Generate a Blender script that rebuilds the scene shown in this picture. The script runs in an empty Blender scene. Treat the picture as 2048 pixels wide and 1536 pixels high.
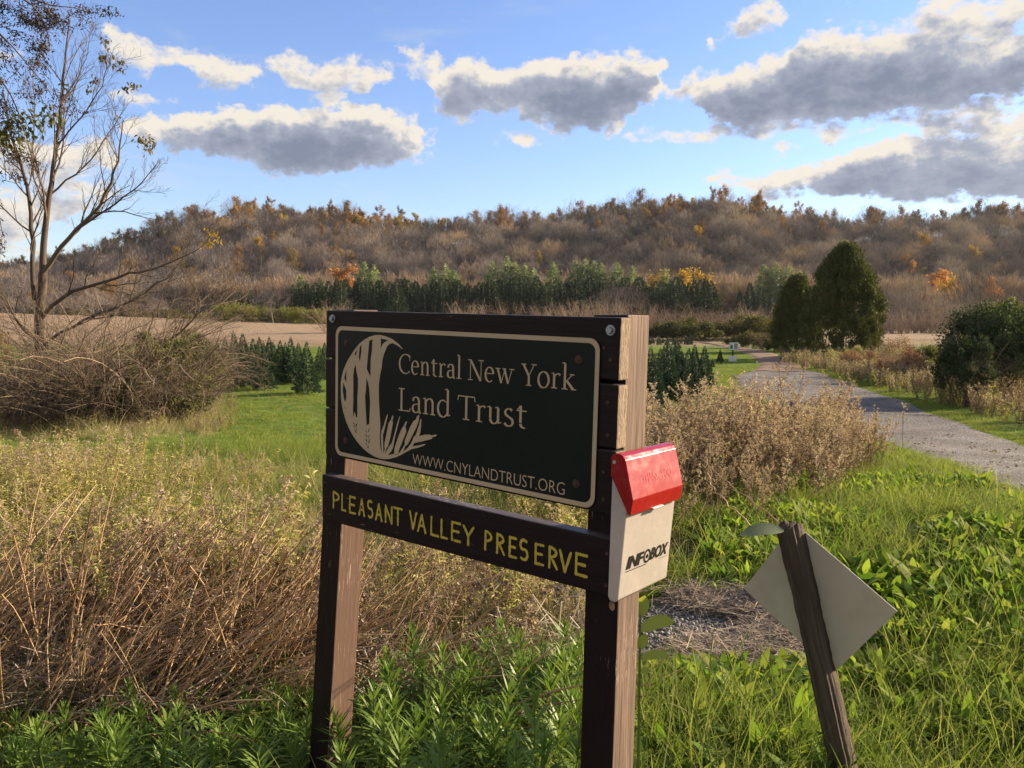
import bpy, math, random
import numpy as np
from mathutils import Vector, Matrix
from mathutils.geometry import tessellate_polygon
R_ = math.radians
rng = np.random.default_rng(7)
random.seed(7)
SC = bpy.context.scene
COL = SC.collection
# ------------------------------------------------------------------ camera
F = 1597.0                      # focal length in pixels of the 2048 x 1536 photograph
PITCH = R_(4.6)
EYE = np.array([0.0, 0.0, 1.55])
cd = bpy.data.cameras.new('camera'); cam = bpy.data.objects.new('camera', cd); COL.objects.link(cam)
cd.sensor_width = 36; cd.lens = 36*F/2048; cd.clip_start = 0.05; cd.clip_end = 12000
cam.location = EYE; cam.rotation_euler = (math.pi/2-PITCH, 0, 0); SC.camera = cam
SC.view_settings.view_transform = 'Standard'; SC.view_settings.look = 'None'
SC.view_settings.exposure = 1.42; SC.view_settings.gamma = 1.0
SC.cycles.max_bounces = 4; SC.cycles.diffuse_bounces = 2; SC.cycles.transmission_bounces = 3
SC.cycles.transparent_max_bounces = 6; SC.cycles.use_denoising = True; SC.cycles.volume_bounces = 0
FWD = np.array([0, math.cos(PITCH), -math.sin(PITCH)]); UP = np.array([0, math.sin(PITCH), math.cos(PITCH)])
RT = np.array([1., 0, 0])
def ray(x, y): return RT*((x-1024)/F) - UP*((y-768)/F) + FWD
def to_px(P):
    P = np.asarray(P, float)-EYE; z = P@FWD; z = np.where(z < .05, .05, z)
    return 1024+F*(P@RT)/z, 768-F*(P@UP)/z
def cam2world(v): return RT*v[0] - UP*v[1] + FWD*v[2]
# ------------------------------------------------------------------ sun and sky
SUN_AZ, SUN_EL = R_(71), R_(19)
SUNV = np.array([math.sin(SUN_AZ)*math.cos(SUN_EL), math.cos(SUN_AZ)*math.cos(SUN_EL), math.sin(SUN_EL)])
sd = bpy.data.lights.new('sun', 'SUN'); sun = bpy.data.objects.new('sun', sd); COL.objects.link(sun)
sd.energy = 5.0; sd.angle = R_(0.55); sd.color = (1.0, .80, .54)
sun.rotation_euler = Vector(SUNV).to_track_quat('Z', 'Y').to_euler(); sun.location = (40, 10, 40)
W = bpy.data.worlds.new('World'); SC.world = W; W.use_nodes = True
W.cycles.sampling_method = 'MANUAL'; W.cycles.sample_map_resolution = 256
def nn(nt, t, **kw):
    n = nt.nodes.new(t)
    for k, v in kw.items():
        if k == 'inp':
            for a, b in v.items(): n.inputs[a].default_value = b
        else: setattr(n, k, v)
    return n
def math_n(nt, op, a, b=None, c=None, clamp=False):
    n = nt.nodes.new('ShaderNodeMath'); n.operation = op; n.use_clamp = clamp
    for i, v in enumerate((a, b, c)):
        if v is None: continue
        if isinstance(v, (int, float)): n.inputs[i].default_value = v
        else: nt.links.new(v, n.inputs[i])
    return n.outputs[0]
def vmath(nt, op, a, b=None):
    n = nt.nodes.new('ShaderNodeVectorMath'); n.operation = op
    for i, v in enumerate((a, b)):
        if v is None: continue
        if isinstance(v, (tuple, list)): n.inputs[i].default_value = v
        else: nt.links.new(v, n.inputs[i])
    return n
def azel(x, y):
    d = ray(x, y); d = d/np.linalg.norm(d); return math.atan2(d[0], d[1]), math.asin(d[2])
# clouds of the sky: bands whose height, half thickness and density run along the azimuth, and a few single puffs
A0, A1_ = -.66, .66
BANDS = [
 [(215,262,1,-.3),(270,262,18,.5),(330,258,30,.8),(420,265,40,1.),(500,272,50,1.1),(600,280,58,1.2),(720,278,54,1.15),(800,280,50,.85),(845,285,40,.5),(875,285,6,-.2),(960,285,2,-.4)],
 [(-200,200,50,.9),(60,90,10,-.2),(185,80,8,-.1),(225,76,36,.46),(300,102,32,.46),(360,120,24,.42),(430,150,34,.6),(500,155,20,.35),(528,140,6,-.1),(562,138,28,.5),(640,150,30,.55),(680,162,36,.46),(740,152,28,.55),(795,150,6,-.05),(840,150,16,.2),(880,185,50,.8),(950,175,58,1.),(1040,182,46,.8),(1140,190,76,1.2),(1250,176,76,1.1),(1320,150,36,.6),(1352,190,10,.1),(1400,192,44,.8),(1480,205,62,1.1),(1600,165,80,1.1),(1750,150,74,1.1),(1850,135,84,1.15),(1950,140,56,1.1),(2048,140,50,1.1)],
 [(1380,378,1,-.3),(1460,372,10,.4),(1530,370,20,.6),(1640,352,34,.9),(1750,345,48,1.),(1900,336,58,1.),(2048,332,60,1.)],
 [(0,310,48,.45),(110,322,38,.45),(200,312,36,.46),(236,312,10,.1),(262,312,1,-.3),(480,325,1,-.2),(530,326,24,.42),(600,335,8,.1),(640,330,1,-.3),(760,320,20,.3),(820,305,26,.42),(850,300,4,-.2),(1500,312,1,-.3),(1555,312,16,.42),(1600,295,2,-.1),(1630,265,8,.2),(1665,265,20,.44),(1708,262,4,0.),(1790,235,16,.3),(1850,245,42,.47),(1950,245,42,.5),(2048,250,38,.5)],
 [(0,440,60,.52),(90,425,60,.5),(160,388,36,.46),(235,390,14,.3),(275,395,1,-.3),(1420,65,1,-.3),(1475,52,22,.4),(1535,36,28,.42),(1572,30,2,-.2),(1760,50,8,.1),(1850,40,48,.55),(1960,60,48,.55),(2030,32,40,.5)]]
PUFFS = [(845,120,26,20,.4),(1040,282,40,13,.42),(1355,270,15,9,.36),(1430,362,22,7,.36),(1415,98,14,10,.36),(1480,262,170,14,.42),(665,200,34,16,.4),(265,190,40,16,.4)]
cg = bpy.data.node_groups.new('cloud_field', 'ShaderNodeTree')
cg.interface.new_socket('p', in_out='INPUT', socket_type='NodeSocketVector')
cg.interface.new_socket('D', in_out='OUTPUT', socket_type='NodeSocketFloat')
gi, go = cg.nodes.new('NodeGroupInput'), cg.nodes.new('NodeGroupOutput')
nz = nn(cg, 'ShaderNodeTexNoise', inp={'Scale': 20.0, 'Detail': 5.0, 'Roughness': .62}); cg.links.new(gi.outputs[0], nz.inputs['Vector'])
w1 = vmath(cg, 'SUBTRACT', nz.outputs['Color'], (.5, .5, .5)); w2 = vmath(cg, 'MULTIPLY', w1.outputs[0], (.11, .06, 0))
pw = vmath(cg, 'ADD', gi.outputs[0], w2.outputs[0]).outputs[0]
sq = nn(cg, 'ShaderNodeSeparateXYZ'); cg.links.new(pw, sq.inputs[0])
tt_ = math_n(cg, 'MULTIPLY_ADD', sq.outputs['X'], 1/(A1_-A0), -A0/(A1_-A0))
acc = None
for band in BANDS:
    rp = nn(cg, 'ShaderNodeValToRGB'); cr = rp.color_ramp
    while len(cr.elements) < len(band): cr.elements.new(.5)
    for e, (x, y, hy, am) in zip(cr.elements, band):
        a_, e_ = azel(x, y); e.position = min(1, max(0, (a_-A0)/(A1_-A0))); e.color = (e_, max(hy, 2)/F/.56, (am+.5)*.5, 1)
    cg.links.new(tt_, rp.inputs[0]); sc3 = nn(cg, 'ShaderNodeSeparateXYZ'); cg.links.new(rp.outputs[0], sc3.inputs[0])
    q = math_n(cg, 'DIVIDE', math_n(cg, 'SUBTRACT', sq.outputs['Y'], sc3.outputs['X']), math_n(cg, 'MULTIPLY', sc3.outputs['Y'], .55))
    am = math_n(cg, 'MULTIPLY_ADD', sc3.outputs['Z'], 2., -.5)
    e = math_n(cg, 'SUBTRACT', am, math_n(cg, 'MULTIPLY', math_n(cg, 'MULTIPLY', q, q), math_n(cg, 'ABSOLUTE', am)))
    e = math_n(cg, 'MAXIMUM', e, -.6)
    acc = e if acc is None else math_n(cg, 'SMOOTH_MAX', acc, e, .2)
for (cx, cy, rx, ry, a) in PUFFS:
    az, el = azel(cx, cy)
    s = vmath(cg, 'SUBTRACT', pw, (az, el, 0)); m = vmath(cg, 'MULTIPLY', s.outputs[0], (F/rx*.74, F/ry*.74, 0))
    q = vmath(cg, 'DOT_PRODUCT', m.outputs[0], None); cg.links.new(m.outputs[0], q.inputs[1])
    acc = math_n(cg, 'MAXIMUM', acc, math_n(cg, 'MULTIPLY_ADD', q.outputs['Value'], -a, a))
vz = nn(cg, 'ShaderNodeTexNoise', inp={'Scale': 52.0, 'Detail': 7.0, 'Roughness': .66}); cg.links.new(vmath(cg, 'MULTIPLY', gi.outputs[0], (.75, 1.25, 1)).outputs[0], vz.inputs['Vector'])
acc = math_n(cg, 'ADD', acc, math_n(cg, 'MULTIPLY_ADD', vz.outputs['Fac'], 1.5, -.86))
cg.links.new(acc, go.inputs[0])
nt = W.node_tree; nt.nodes.clear()
tc = nn(nt, 'ShaderNodeTexCoord'); sx = nn(nt, 'ShaderNodeSeparateXYZ'); nrm = vmath(nt, 'NORMALIZE', tc.outputs['Generated'])
nt.links.new(nrm.outputs[0], sx.inputs[0])
az = math_n(nt, 'ARCTAN2', sx.outputs['X'], sx.outputs['Y']); el = math_n(nt, 'ARCSINE', sx.outputs['Z'])
cx = nn(nt, 'ShaderNodeCombineXYZ'); nt.links.new(az, cx.inputs[0]); nt.links.new(el, cx.inputs[1])
g1 = nn(nt, 'ShaderNodeGroup'); g1.node_tree = cg; nt.links.new(cx.outputs[0], g1.inputs[0])
sh = vmath(nt, 'ADD', cx.outputs[0], (.010, .017, 0)); g2 = nn(nt, 'ShaderNodeGroup'); g2.node_tree = cg; nt.links.new(sh.outputs[0], g2.inputs[0])
def mapr(nt, v, a, b, c=0., d=1., smooth=True):
    n = nn(nt, 'ShaderNodeMapRange', interpolation_type='SMOOTHSTEP' if smooth else 'LINEAR')
    nt.links.new(v, n.inputs[0])
    for i, k in enumerate((a, b, c, d)): n.inputs[i+1].default_value = k
    return n.outputs[0]
alpha = mapr(nt, g1.outputs[0], -.14, .36)
tk = math_n(nt, 'ADD', math_n(nt, 'MULTIPLY', g1.outputs[0], .3), math_n(nt, 'MULTIPLY', g2.outputs[0], .7))
n5 = nn(nt, 'ShaderNodeTexNoise', inp={'Scale': 17.0, 'Detail': 5.0, 'Roughness': .6}); nt.links.new(cx.outputs[0], n5.inputs['Vector'])
tk = math_n(nt, 'ADD', tk, math_n(nt, 'MULTIPLY_ADD', n5.outputs['Fac'], 1.1, -.55))
thick = mapr(nt, tk, .05, .62); deep = mapr(nt, tk, .4, 1.2)
def mixc(nt, f, a, b, mode='MIX'):
    n = nn(nt, 'ShaderNodeMix', data_type='RGBA', blend_type=mode)
    for i, v in ((0, f), (6, a), (7, b)):
        if isinstance(v, (int, float)): n.inputs[i].default_value = v
        elif isinstance(v, (tuple, list)): n.inputs[i].default_value = (*v, 1) if len(v) == 3 else v
        else: nt.links.new(v, n.inputs[i])
    return n.outputs[2]
sky = nn(nt, 'ShaderNodeTexSky', sky_type='NISHITA'); sky.sun_disc = False
sky.sun_elevation = SUN_EL; sky.sun_rotation = SUN_AZ; sky.air_density = 1.2; sky.dust_density = .25; sky.ozone_density = 2.2; sky.altitude = 200
SKY_STR = .088
cloud = mixc(nt, thick, (3.9, 3.6, 3.15), mixc(nt, deep, (1.75, 1.92, 2.35), (.95, 1.12, 1.55)))
skyc = mixc(nt, 1., sky.outputs[0], (.77, .79, 1.03), 'MULTIPLY')
n7 = nn(nt, 'ShaderNodeTexNoise', inp={'Scale': 3.2, 'Detail': 6.0, 'Roughness': .6, 'Distortion': .6}); nt.links.new(vmath(nt, 'MULTIPLY', cx.outputs[0], (1.3, 6.5, 1)).outputs[0], n7.inputs['Vector'])
skyc = mixc(nt, mapr(nt, n7.outputs['Fac'], .52, .82, 0., .42), skyc, (3.0, 3.05, 3.15))
n6 = nn(nt, 'ShaderNodeTexNoise', inp={'Scale': 2.6, 'Detail': 3.0, 'Roughness': .55}); nt.links.new(nrm.outputs[0], n6.inputs['Vector'])
away = math_n(nt, 'MAXIMUM', mapr(nt, math_n(nt, 'ABSOLUTE', az), .9, 1.2), mapr(nt, el, .62, .8))
other = math_n(nt, 'MULTIPLY', mapr(nt, n6.outputs['Fac'], .42, .56), away)  # unseen clouds behind and overhead, added to make the ambient light less blue
full = mixc(nt, math_n(nt, 'MAXIMUM', alpha, other), skyc, mixc(nt, other, cloud, (2.6, 2.35, 2.0)))
bg = nn(nt, 'ShaderNodeBackground'); bg.inputs[1].default_value = SKY_STR; nt.links.new(full, bg.inputs[0])
wo = nn(nt, 'ShaderNodeOutputWorld'); nt.links.new(bg.outputs[0], wo.inputs[0])
# ------------------------------------------------------------------ terrain
def sm(t): t = np.clip(t, 0, 1); return t*t*(3-2*t)
CR_X = [-900,-300,-50,100,200,330,420,500,600,700,850,950,1100,1200,1300,1400,1500,1600,1700,1800,1900,2048,2500,3200]
CR_Y = [ 600, 600,585,570,545,505,482,470,475,487,492,494, 486, 474, 458, 450, 454, 478, 486, 478, 476, 474, 490, 540]
def h(x, y):
    x = np.asarray(x, float); y = np.asarray(y, float); d = np.hypot(x, y)
    z = -1.25*sm((d-4.5)/18)
    z = z + .05*np.sin(x*1.3+.5)*np.sin(y*1.1)*sm((d-1.5)/3) + .12*np.sin(x*.11+1)*np.sin(y*.09)*sm((d-15)/30)
    yy = np.maximum(y, 1.); u = x/yy; px = 1024+F*u
    front = sm((y-20)/40)
    z = z + front*sm((y-108)/75)*np.interp(u, [-1.2,-.64,-.234,0,.2], [5.0,4.1,1.5,.2,0.0])
    cy = np.interp(px, CR_X, CR_Y); cz = 1.55+(640-cy)/F*480+1.2
    t = np.clip((y-278)/200, 0, 1); s = .35*t+.65*sm(t)
    z = z + s*cz
    z = z - 18*sm((y-505)/200)
    # low bank right of the sign, falling to the drive
    z = z + .16*np.exp(-((x-3.6)/1.3)**2-((y-5.2)/1.6)**2)
    return z
def ground_at(x, y):
    d = ray(x, y); t = np.concatenate([np.linspace(1.2, 30, 1500), np.linspace(30, 600, 3000)])
    P = EYE+t[:, None]*d; k = np.argmax(P[:, 2] < h(P[:, 0], P[:, 1])); return P[k]
def at(x, y, Y):
    d = ray(x, y); return EYE+d*(Y/d[1])
# ------------------------------------------------------------------ mesh helpers
def norm(v): return v/np.maximum(np.linalg.norm(v, axis=-1, keepdims=True), 1e-9)
class G:
    def __init__(s): s.V = []; s.Q = []; s.M = []; s.n = 0
    def add(s, V, Q, m=0):
        V = np.asarray(V, float).reshape(-1, 3); Q = np.asarray(Q, int).reshape(-1, 4)
        s.V.append(V); s.Q.append(Q+s.n); s.M.append(np.full(len(Q), m)); s.n += len(V); return s
    def merge(s, g, T=None, m=None):
        for V, Q, M in zip(g.V, g.Q, g.M): pass
        V = np.concatenate(g.V); Q = np.concatenate(g.Q); M = np.concatenate(g.M)
        if T is not None: V = T(V)
        s.V.append(V); s.Q.append(Q+s.n); s.M.append(M if m is None else np.full(len(Q), m)); s.n += len(V); return s
    def mesh(s, name, mats, smooth=False):
        V = np.concatenate(s.V); Q = np.concatenate(s.Q); M = np.concatenate(s.M)
        me = bpy.data.meshes.new(name); me.vertices.add(len(V)); me.vertices.foreach_set('co', V.astype(np.float32).ravel())
        tri = Q[:, 2] == Q[:, 3]; cnt = np.where(tri, 3, 4); st = np.concatenate([[0], np.cumsum(cnt)[:-1]])
        keep = np.ones(Q.shape, bool); keep[tri, 3] = False
        me.loops.add(int(cnt.sum())); me.loops.foreach_set('vertex_index', Q[keep].astype(np.int32))
        me.polygons.add(len(Q)); me.polygons.foreach_set('loop_start', st.astype(np.int32))
        me.polygons.foreach_set('material_index', M.astype(np.int32))
        if smooth: me.polygons.foreach_set('use_smooth', np.ones(len(Q), bool))
        for m in (mats if isinstance(mats, (list, tuple)) else [mats]): me.materials.append(m)
        me.update(calc_edges=True); me.validate(); return me
def rand_dirs(n, zlo=-1, zhi=1):
    z = rng.uniform(zlo, zhi, n); a = rng.uniform(0, 2*np.pi, n); r = np.sqrt(np.maximum(0, 1-z*z))
    return np.stack([r*np.cos(a), r*np.sin(a), z], 1)
def strips(g, P, D, L, Wd, prof, bend=0., m=0, S=None, K=None, fold=0.):
    N = len(P); K = len(prof)-1; D = norm(np.asarray(D, float)); L = np.broadcast_to(L, N).astype(float); Wd = np.broadcast_to(Wd, N).astype(float); bend = np.broadcast_to(bend, N).astype(float)
    if N == 0: return g
    if S is None: S = norm(np.cross(D, rand_dirs(N)))
    d = D.copy(); p = np.asarray(P, float).copy(); pts = [p]
    for k in range(K):
        d = norm(d+np.array([0, 0, -1.])*(bend/K)[:, None]); p = p+d*(L/K)[:, None]; pts.append(p)
    pts = np.stack(pts, 1); wv = (Wd[:, None]*np.array(prof)[None])*.5
    A = pts-S[:, None]*wv[..., None]; B = pts+S[:, None]*wv[..., None]
    V = np.stack([A, B], 2).reshape(-1, 3)
    i = (np.arange(N)*(K+1)*2)[:, None]+(np.arange(K)*2)[None]
    Q = np.stack([i, i+1, i+3, i+2], -1).reshape(-1, 4)
    return g.add(V, Q, m)
def tubes(g, P, Rr, sides=5, m=0):
    P = np.asarray(P, float); N, K, _ = P.shape
    T = norm(np.gradient(P, axis=1)); ref = norm(rand_dirs(N)); 
    A = norm(np.cross(T, ref[:, None])); B = np.cross(T, A)
    a = np.arange(sides)*2*np.pi/sides
    V = P[:, :, None]+Rr[:, :, None, None]*(A[:, :, None]*np.cos(a)[:, None]+B[:, :, None]*np.sin(a)[:, None])
    i = np.arange(N)[:, None, None]*K*sides+np.arange(K-1)[None, :, None]*sides+np.arange(sides)[None, None]
    j = np.arange(N)[:, None, None]*K*sides+np.arange(K-1)[None, :, None]*sides+((np.arange(sides)+1) % sides)[None, None]
    Q = np.stack([i, j, j+sides, i+sides], -1).reshape(-1, 4)
    return g.add(V.reshape(-1, 3), Q, m)
def grow(P, Rr, n, lo=.25, hi=1., lenf=.5, ang=.8, jit=.15, up=0., K=5, rf=.5, tip=.25, taperlen=.4, minlen=0.):
    N, K0, _ = P.shape; L0 = np.linalg.norm(np.diff(P, axis=1), axis=2).sum(1)
    t = (lo+(hi-lo)*(np.arange(n)[None]+rng.uniform(0, 1, (N, n)))/n)
    f = t*(K0-1); i = np.minimum(f.astype(int), K0-2); fr = f-i; ii = np.arange(N)[:, None]
    B = P[ii, i]*(1-fr[..., None])+P[ii, i+1]*fr[..., None]; T = norm(P[ii, i+1]-P[ii, i]); r = Rr[ii, i]*(1-fr)+Rr[ii, i+1]*fr
    B = B.reshape(-1, 3); T = T.reshape(-1, 3); r = r.ravel(); t = t.ravel(); M = len(B)
    perp = norm(np.cross(T, rand_dirs(M))); a = ang*rng.uniform(.7, 1.3, M)
    d = norm(T*np.cos(a)[:, None]+perp*np.sin(a)[:, None]+np.array([0, 0, up])*.5)
    L = np.maximum(lenf*np.repeat(L0, n)*(1-taperlen*t)*rng.uniform(.6, 1.25, M), minlen)
    pts = [B]; p = B
    for k in range(K-1):
        d = norm(d+rng.normal(0, jit, (M, 3))+np.array([0, 0, up])/K); p = p+d*(L/(K-1))[:, None]; pts.append(p)
    P2 = np.stack(pts, 1); r0 = r*rf
    return P2, r0[:, None]*np.linspace(1, tip, K)[None]
def poly_path(pts, K, rad, jit=0.):
    pts = np.array(pts, float); s = np.concatenate([[0], np.cumsum(np.linalg.norm(np.diff(pts, axis=0), axis=1))]); s /= s[-1]
    t = np.linspace(0, 1, K); P = np.stack([np.interp(t, s, pts[:, i]) for i in range(3)], 1)
    # soften the corners
    for _ in range(2): P[1:-1] = .25*P[:-2]+.5*P[1:-1]+.25*P[2:]
    P[1:-1] += rng.normal(0, jit, (K-2, 3)) if jit else 0
    return P[None], np.interp(t, np.linspace(0, 1, len(rad)), rad)[None]
def obj(name, me, parent=None, loc=None):
    o = bpy.data.objects.new(name, me); COL.objects.link(o)
    if parent is not None: o.parent = parent
    if loc is not None: o.location = loc
    return o
def tag(o, label=None, cat=None, group=None, kind=None):
    if label: o['label'] = label
    if cat: o['category'] = cat
    if group: o['group'] = group
    if kind: o['kind'] = kind
    return o
def thing(name, label, cat, loc=(0, 0, 0), group=None):
    o = bpy.data.objects.new(name, None); COL.objects.link(o); o.location = loc; o.empty_display_size = .1
    return tag(o, label, cat, group)
def dup(root, loc, rz=0., s=1., label=None, group=None, sz=None):
    r = root.copy(); COL.objects.link(r); r.location = loc; r.rotation_euler = (0, 0, rz); r.scale = (s, s, s if sz is None else sz)
    if label: r['label'] = label
    if group: r['group'] = group
    for ch in root.children:
        c = ch.copy(); COL.objects.link(c); c.parent = r
    return r
# ------------------------------------------------------------------ materials
def new_mat(name):
    m = bpy.data.materials.new(name); m.use_nodes = True; m.node_tree.nodes.clear(); return m, m.node_tree
def out(nt, sh):
    o = nn(nt, 'ShaderNodeOutputMaterial'); nt.links.new(sh, o.inputs[0])
def ramp(nt, fac, cols, pos=None, interp='LINEAR'):
    n = nn(nt, 'ShaderNodeValToRGB'); cr = n.color_ramp; cr.interpolation = interp
    pos = pos or [i/max(1, len(cols)-1) for i in range(len(cols))]
    while len(cr.elements) < len(cols): cr.elements.new(.5)
    for e, c, p in zip(cr.elements, cols, pos): e.position = p; e.color = (*c, 1)
    nt.links.new(fac, n.inputs[0]); return n.outputs[0]
def noise(nt, scale, detail=4, rough=.55, coord='Object', stretch=None, out_='Fac'):
    t = nn(nt, 'ShaderNodeTexCoord'); v = t.outputs[coord]
    if stretch:
        mp = nn(nt, 'ShaderNodeMapping'); mp.inputs['Scale'].default_value = stretch; nt.links.new(v, mp.inputs[0]); v = mp.outputs[0]
    n = nn(nt, 'ShaderNodeTexNoise', inp={'Scale': scale, 'Detail': detail, 'Roughness': rough}); nt.links.new(v, n.inputs['Vector']); return n.outputs[out_]
def leaf_mat(name, cols, trans=.35, rough=.55, objw=.45, spec=.3, tcol=None):
    m, nt = new_mat(name)
    g = nn(nt, 'ShaderNodeNewGeometry'); oi = nn(nt, 'ShaderNodeObjectInfo')
    f = math_n(nt, 'ADD', math_n(nt, 'MULTIPLY', g.outputs['Random Per Island'], 1-objw), math_n(nt, 'MULTIPLY', oi.outputs['Random'], objw))
    c = ramp(nt, f, cols)
    p = nn(nt, 'ShaderNodeBsdfPrincipled', inp={'Roughness': rough, 'Specular IOR Level': spec}); nt.links.new(c, p.inputs['Base Color'])
    if trans > 0:
        t = nn(nt, 'ShaderNodeBsdfTranslucent'); tc_ = mixc(nt, 1.0, c, tcol or (1.0, 1.0, .55), 'MULTIPLY'); nt.links.new(tc_, t.inputs[0])
        ms = nn(nt, 'ShaderNodeMixShader'); ms.inputs[0].default_value = trans; nt.links.new(p.outputs[0], ms.inputs[1]); nt.links.new(t.outputs[0], ms.inputs[2])
        out(nt, ms.outputs[0])
    else: out(nt, p.outputs[0])
    return m
def plain_mat(name, cols, scale=8., rough=.8, bump=.0, spec=.3, stretch=None, detail=5, bscale=None, coord='Object', metal=0., pos=None):
    m, nt = new_mat(name); f = noise(nt, scale, detail, stretch=stretch, coord=coord)
    c = ramp(nt, f, cols, pos or ([.3, .7] if len(cols) == 2 else None))
    p = nn(nt, 'ShaderNodeBsdfPrincipled', inp={'Roughness': rough, 'Specular IOR Level': spec, 'Metallic': metal}); nt.links.new(c, p.inputs['Base Color'])
    if bump:
        b = nn(nt, 'ShaderNodeBump', inp={'Strength': 1., 'Distance': bump}); nt.links.new(noise(nt, bscale or scale*2, 6, .65, stretch=stretch, coord=coord), b.inputs['Height']); nt.links.new(b.outputs[0], p.inputs['Normal'])
    out(nt, p.outputs[0]); return m
# vegetation colours
M_grass = leaf_mat('green_grass', [(.06,.115,.028),(.11,.18,.035),(.20,.25,.06),(.34,.33,.15)], .5, .65, spec=.15)
M_lawn = leaf_mat('lawn_grass', [(.09,.16,.02),(.15,.23,.03),(.24,.28,.06),(.30,.29,.12)], .45, .6)
M_dryg = leaf_mat('dry_grass', [(.15,.17,.06),(.28,.27,.12),(.44,.38,.22),(.18,.23,.06)], .4, .6)
M_mead = leaf_mat('meadow_leaf', [(.18,.21,.05),(.32,.32,.09),(.46,.41,.18),(.20,.27,.055)], .42, .6)
M_weed = leaf_mat('broad_leaf', [(.07,.15,.025),(.14,.24,.035),(.25,.33,.06),(.38,.37,.12)], .5, .7, spec=.12)
M_gold = leaf_mat('shoot_leaf', [(.085,.155,.028),(.14,.23,.04),(.23,.32,.07)], .42, .45)
M_stemg = plain_mat('shoot_stem', [(.10,.16,.03),(.16,.2,.05)], 30)
M_dead = leaf_mat('dead_leaf', [(.085,.055,.042),(.16,.108,.08),(.26,.19,.145)], .25, .8)
M_fluff = leaf_mat('seed_fluff', [(.24,.175,.145),(.40,.31,.27),(.64,.53,.47)], .45, .9, objw=.6)
M_stalk = leaf_mat('dry_stalk', [(.16,.085,.045),(.30,.18,.09),(.44,.29,.15),(.5,.38,.24)], 0, .6, objw=.2)
M_straw = leaf_mat('straw', [(.16,.12,.09),(.27,.22,.17),(.38,.31,.25)], .1, .7, objw=.2)
M_bark = plain_mat('bark', [(.045,.034,.026),(.12,.09,.07)], 9, .9, .012, stretch=(3, 3, .7), bscale=14)
M_twig = leaf_mat('twig', [(.06,.045,.034),(.11,.082,.062),(.18,.135,.10)], 0, .85, objw=.2)
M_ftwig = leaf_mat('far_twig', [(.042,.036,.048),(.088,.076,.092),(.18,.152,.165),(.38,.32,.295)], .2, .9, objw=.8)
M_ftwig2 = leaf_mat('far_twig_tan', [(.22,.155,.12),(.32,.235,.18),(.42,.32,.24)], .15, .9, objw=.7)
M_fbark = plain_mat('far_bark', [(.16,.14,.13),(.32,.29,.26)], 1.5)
M_gold2 = leaf_mat('muted_gold_leaf', [(.30,.21,.07),(.42,.30,.08),(.50,.28,.06)], .35, .8, objw=.75)
M_rust = leaf_mat('rust_leaf', [(.16,.11,.06),(.22,.14,.06),(.34,.18,.05),(.26,.18,.09)], .35, .8, objw=.75)
M_olive = leaf_mat('olive_leaf', [(.08,.09,.025),(.13,.13,.035),(.2,.17,.04)], .35, .8, objw=.6)
M_yel = leaf_mat('yellow_leaf', [(.34,.22,.025),(.48,.31,.035),(.55,.38,.06)], .4, .8, objw=.3)
M_org = leaf_mat('orange_leaf', [(.36,.15,.05),(.46,.20,.06),(.5,.27,.09)], .4, .8, objw=.3)
M_dkg = leaf_mat('dark_needle', [(.022,.042,.02),(.036,.064,.028),(.055,.088,.036)], .12, .75, objw=.4)
M_pine = leaf_mat('pine_needle', [(.18,.24,.11),(.26,.33,.15),(.36,.40,.2)], .25, .7, objw=.3)
M_xmas = leaf_mat('spruce_needle', [(.018,.042,.026),(.038,.074,.042),(.095,.145,.078)], .12, .6, objw=.4)
M_tcedar = leaf_mat('cedar_spray', [(.045,.058,.018),(.085,.098,.028),(.145,.145,.045)], .2, .7, objw=.2)
M_shrub = leaf_mat('shrub_leaf', [(.028,.052,.026),(.052,.08,.036),(.11,.135,.06)], .25, .75, objw=.2, spec=.12)
M_wil = leaf_mat('willow_leaf', [(.10,.12,.03),(.16,.17,.04),(.24,.22,.06)], .35, .7, objw=.5)
M_hedge = leaf_mat('hedge_leaf', [(.05,.065,.02),(.09,.095,.03),(.15,.12,.045)], .3, .7, objw=.4)
M_redsh = leaf_mat('red_leaf', [(.16,.07,.05),(.24,.12,.08),(.32,.18,.11)], .3, .7, objw=.4)
# ------------------------------------------------------------------ ground sheet
def ground_material():
    m, nt = new_mat('ground_soil'); tcd = nn(nt, 'ShaderNodeTexCoord'); sp = nn(nt, 'ShaderNodeSeparateXYZ'); nt.links.new(tcd.outputs['Object'], sp.inputs[0])
    near = ramp(nt, noise(nt, 5, 8, .65), [(.035,.028,.016),(.075,.058,.034),(.06,.07,.022)], [.3,.55,.75])
    green = ramp(nt, noise(nt, 1.2, 8, .6), [(.06,.11,.02),(.11,.17,.028),(.2,.21,.07)], [.35,.55,.75])
    tan = ramp(nt, noise(nt, .35, 8, .65), [(.16,.13,.07),(.26,.20,.12),(.20,.17,.08)], [.3,.55,.8])
    wood = ramp(nt, noise(nt, .15, 8, .7), [(.045,.036,.03),(.09,.07,.055),(.06,.055,.03)], [.3,.55,.8])
    y = math_n(nt, 'ADD', sp.outputs['Y'], math_n(nt, 'MULTIPLY_ADD', noise(nt, .12, 4), 14, -7))
    c = mixc(nt, mapr(nt, y, 9, 15), near, green); c = mixc(nt, mapr(nt, y, 78, 95), c, tan); c = mixc(nt, mapr(nt, y, 232, 262), c, wood)
    p = nn(nt, 'ShaderNodeBsdfPrincipled', inp={'Roughness': .95, 'Specular IOR Level': .1}); nt.links.new(c, p.inputs['Base Color'])
    b = nn(nt, 'ShaderNodeBump', inp={'Strength': .8, 'Distance': .05}); nt.links.new(noise(nt, 9, 8, .7), b.inputs['Height']); nt.links.new(b.outputs[0], p.inputs['Normal'])
    out(nt, p.outputs[0]); return m
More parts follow.
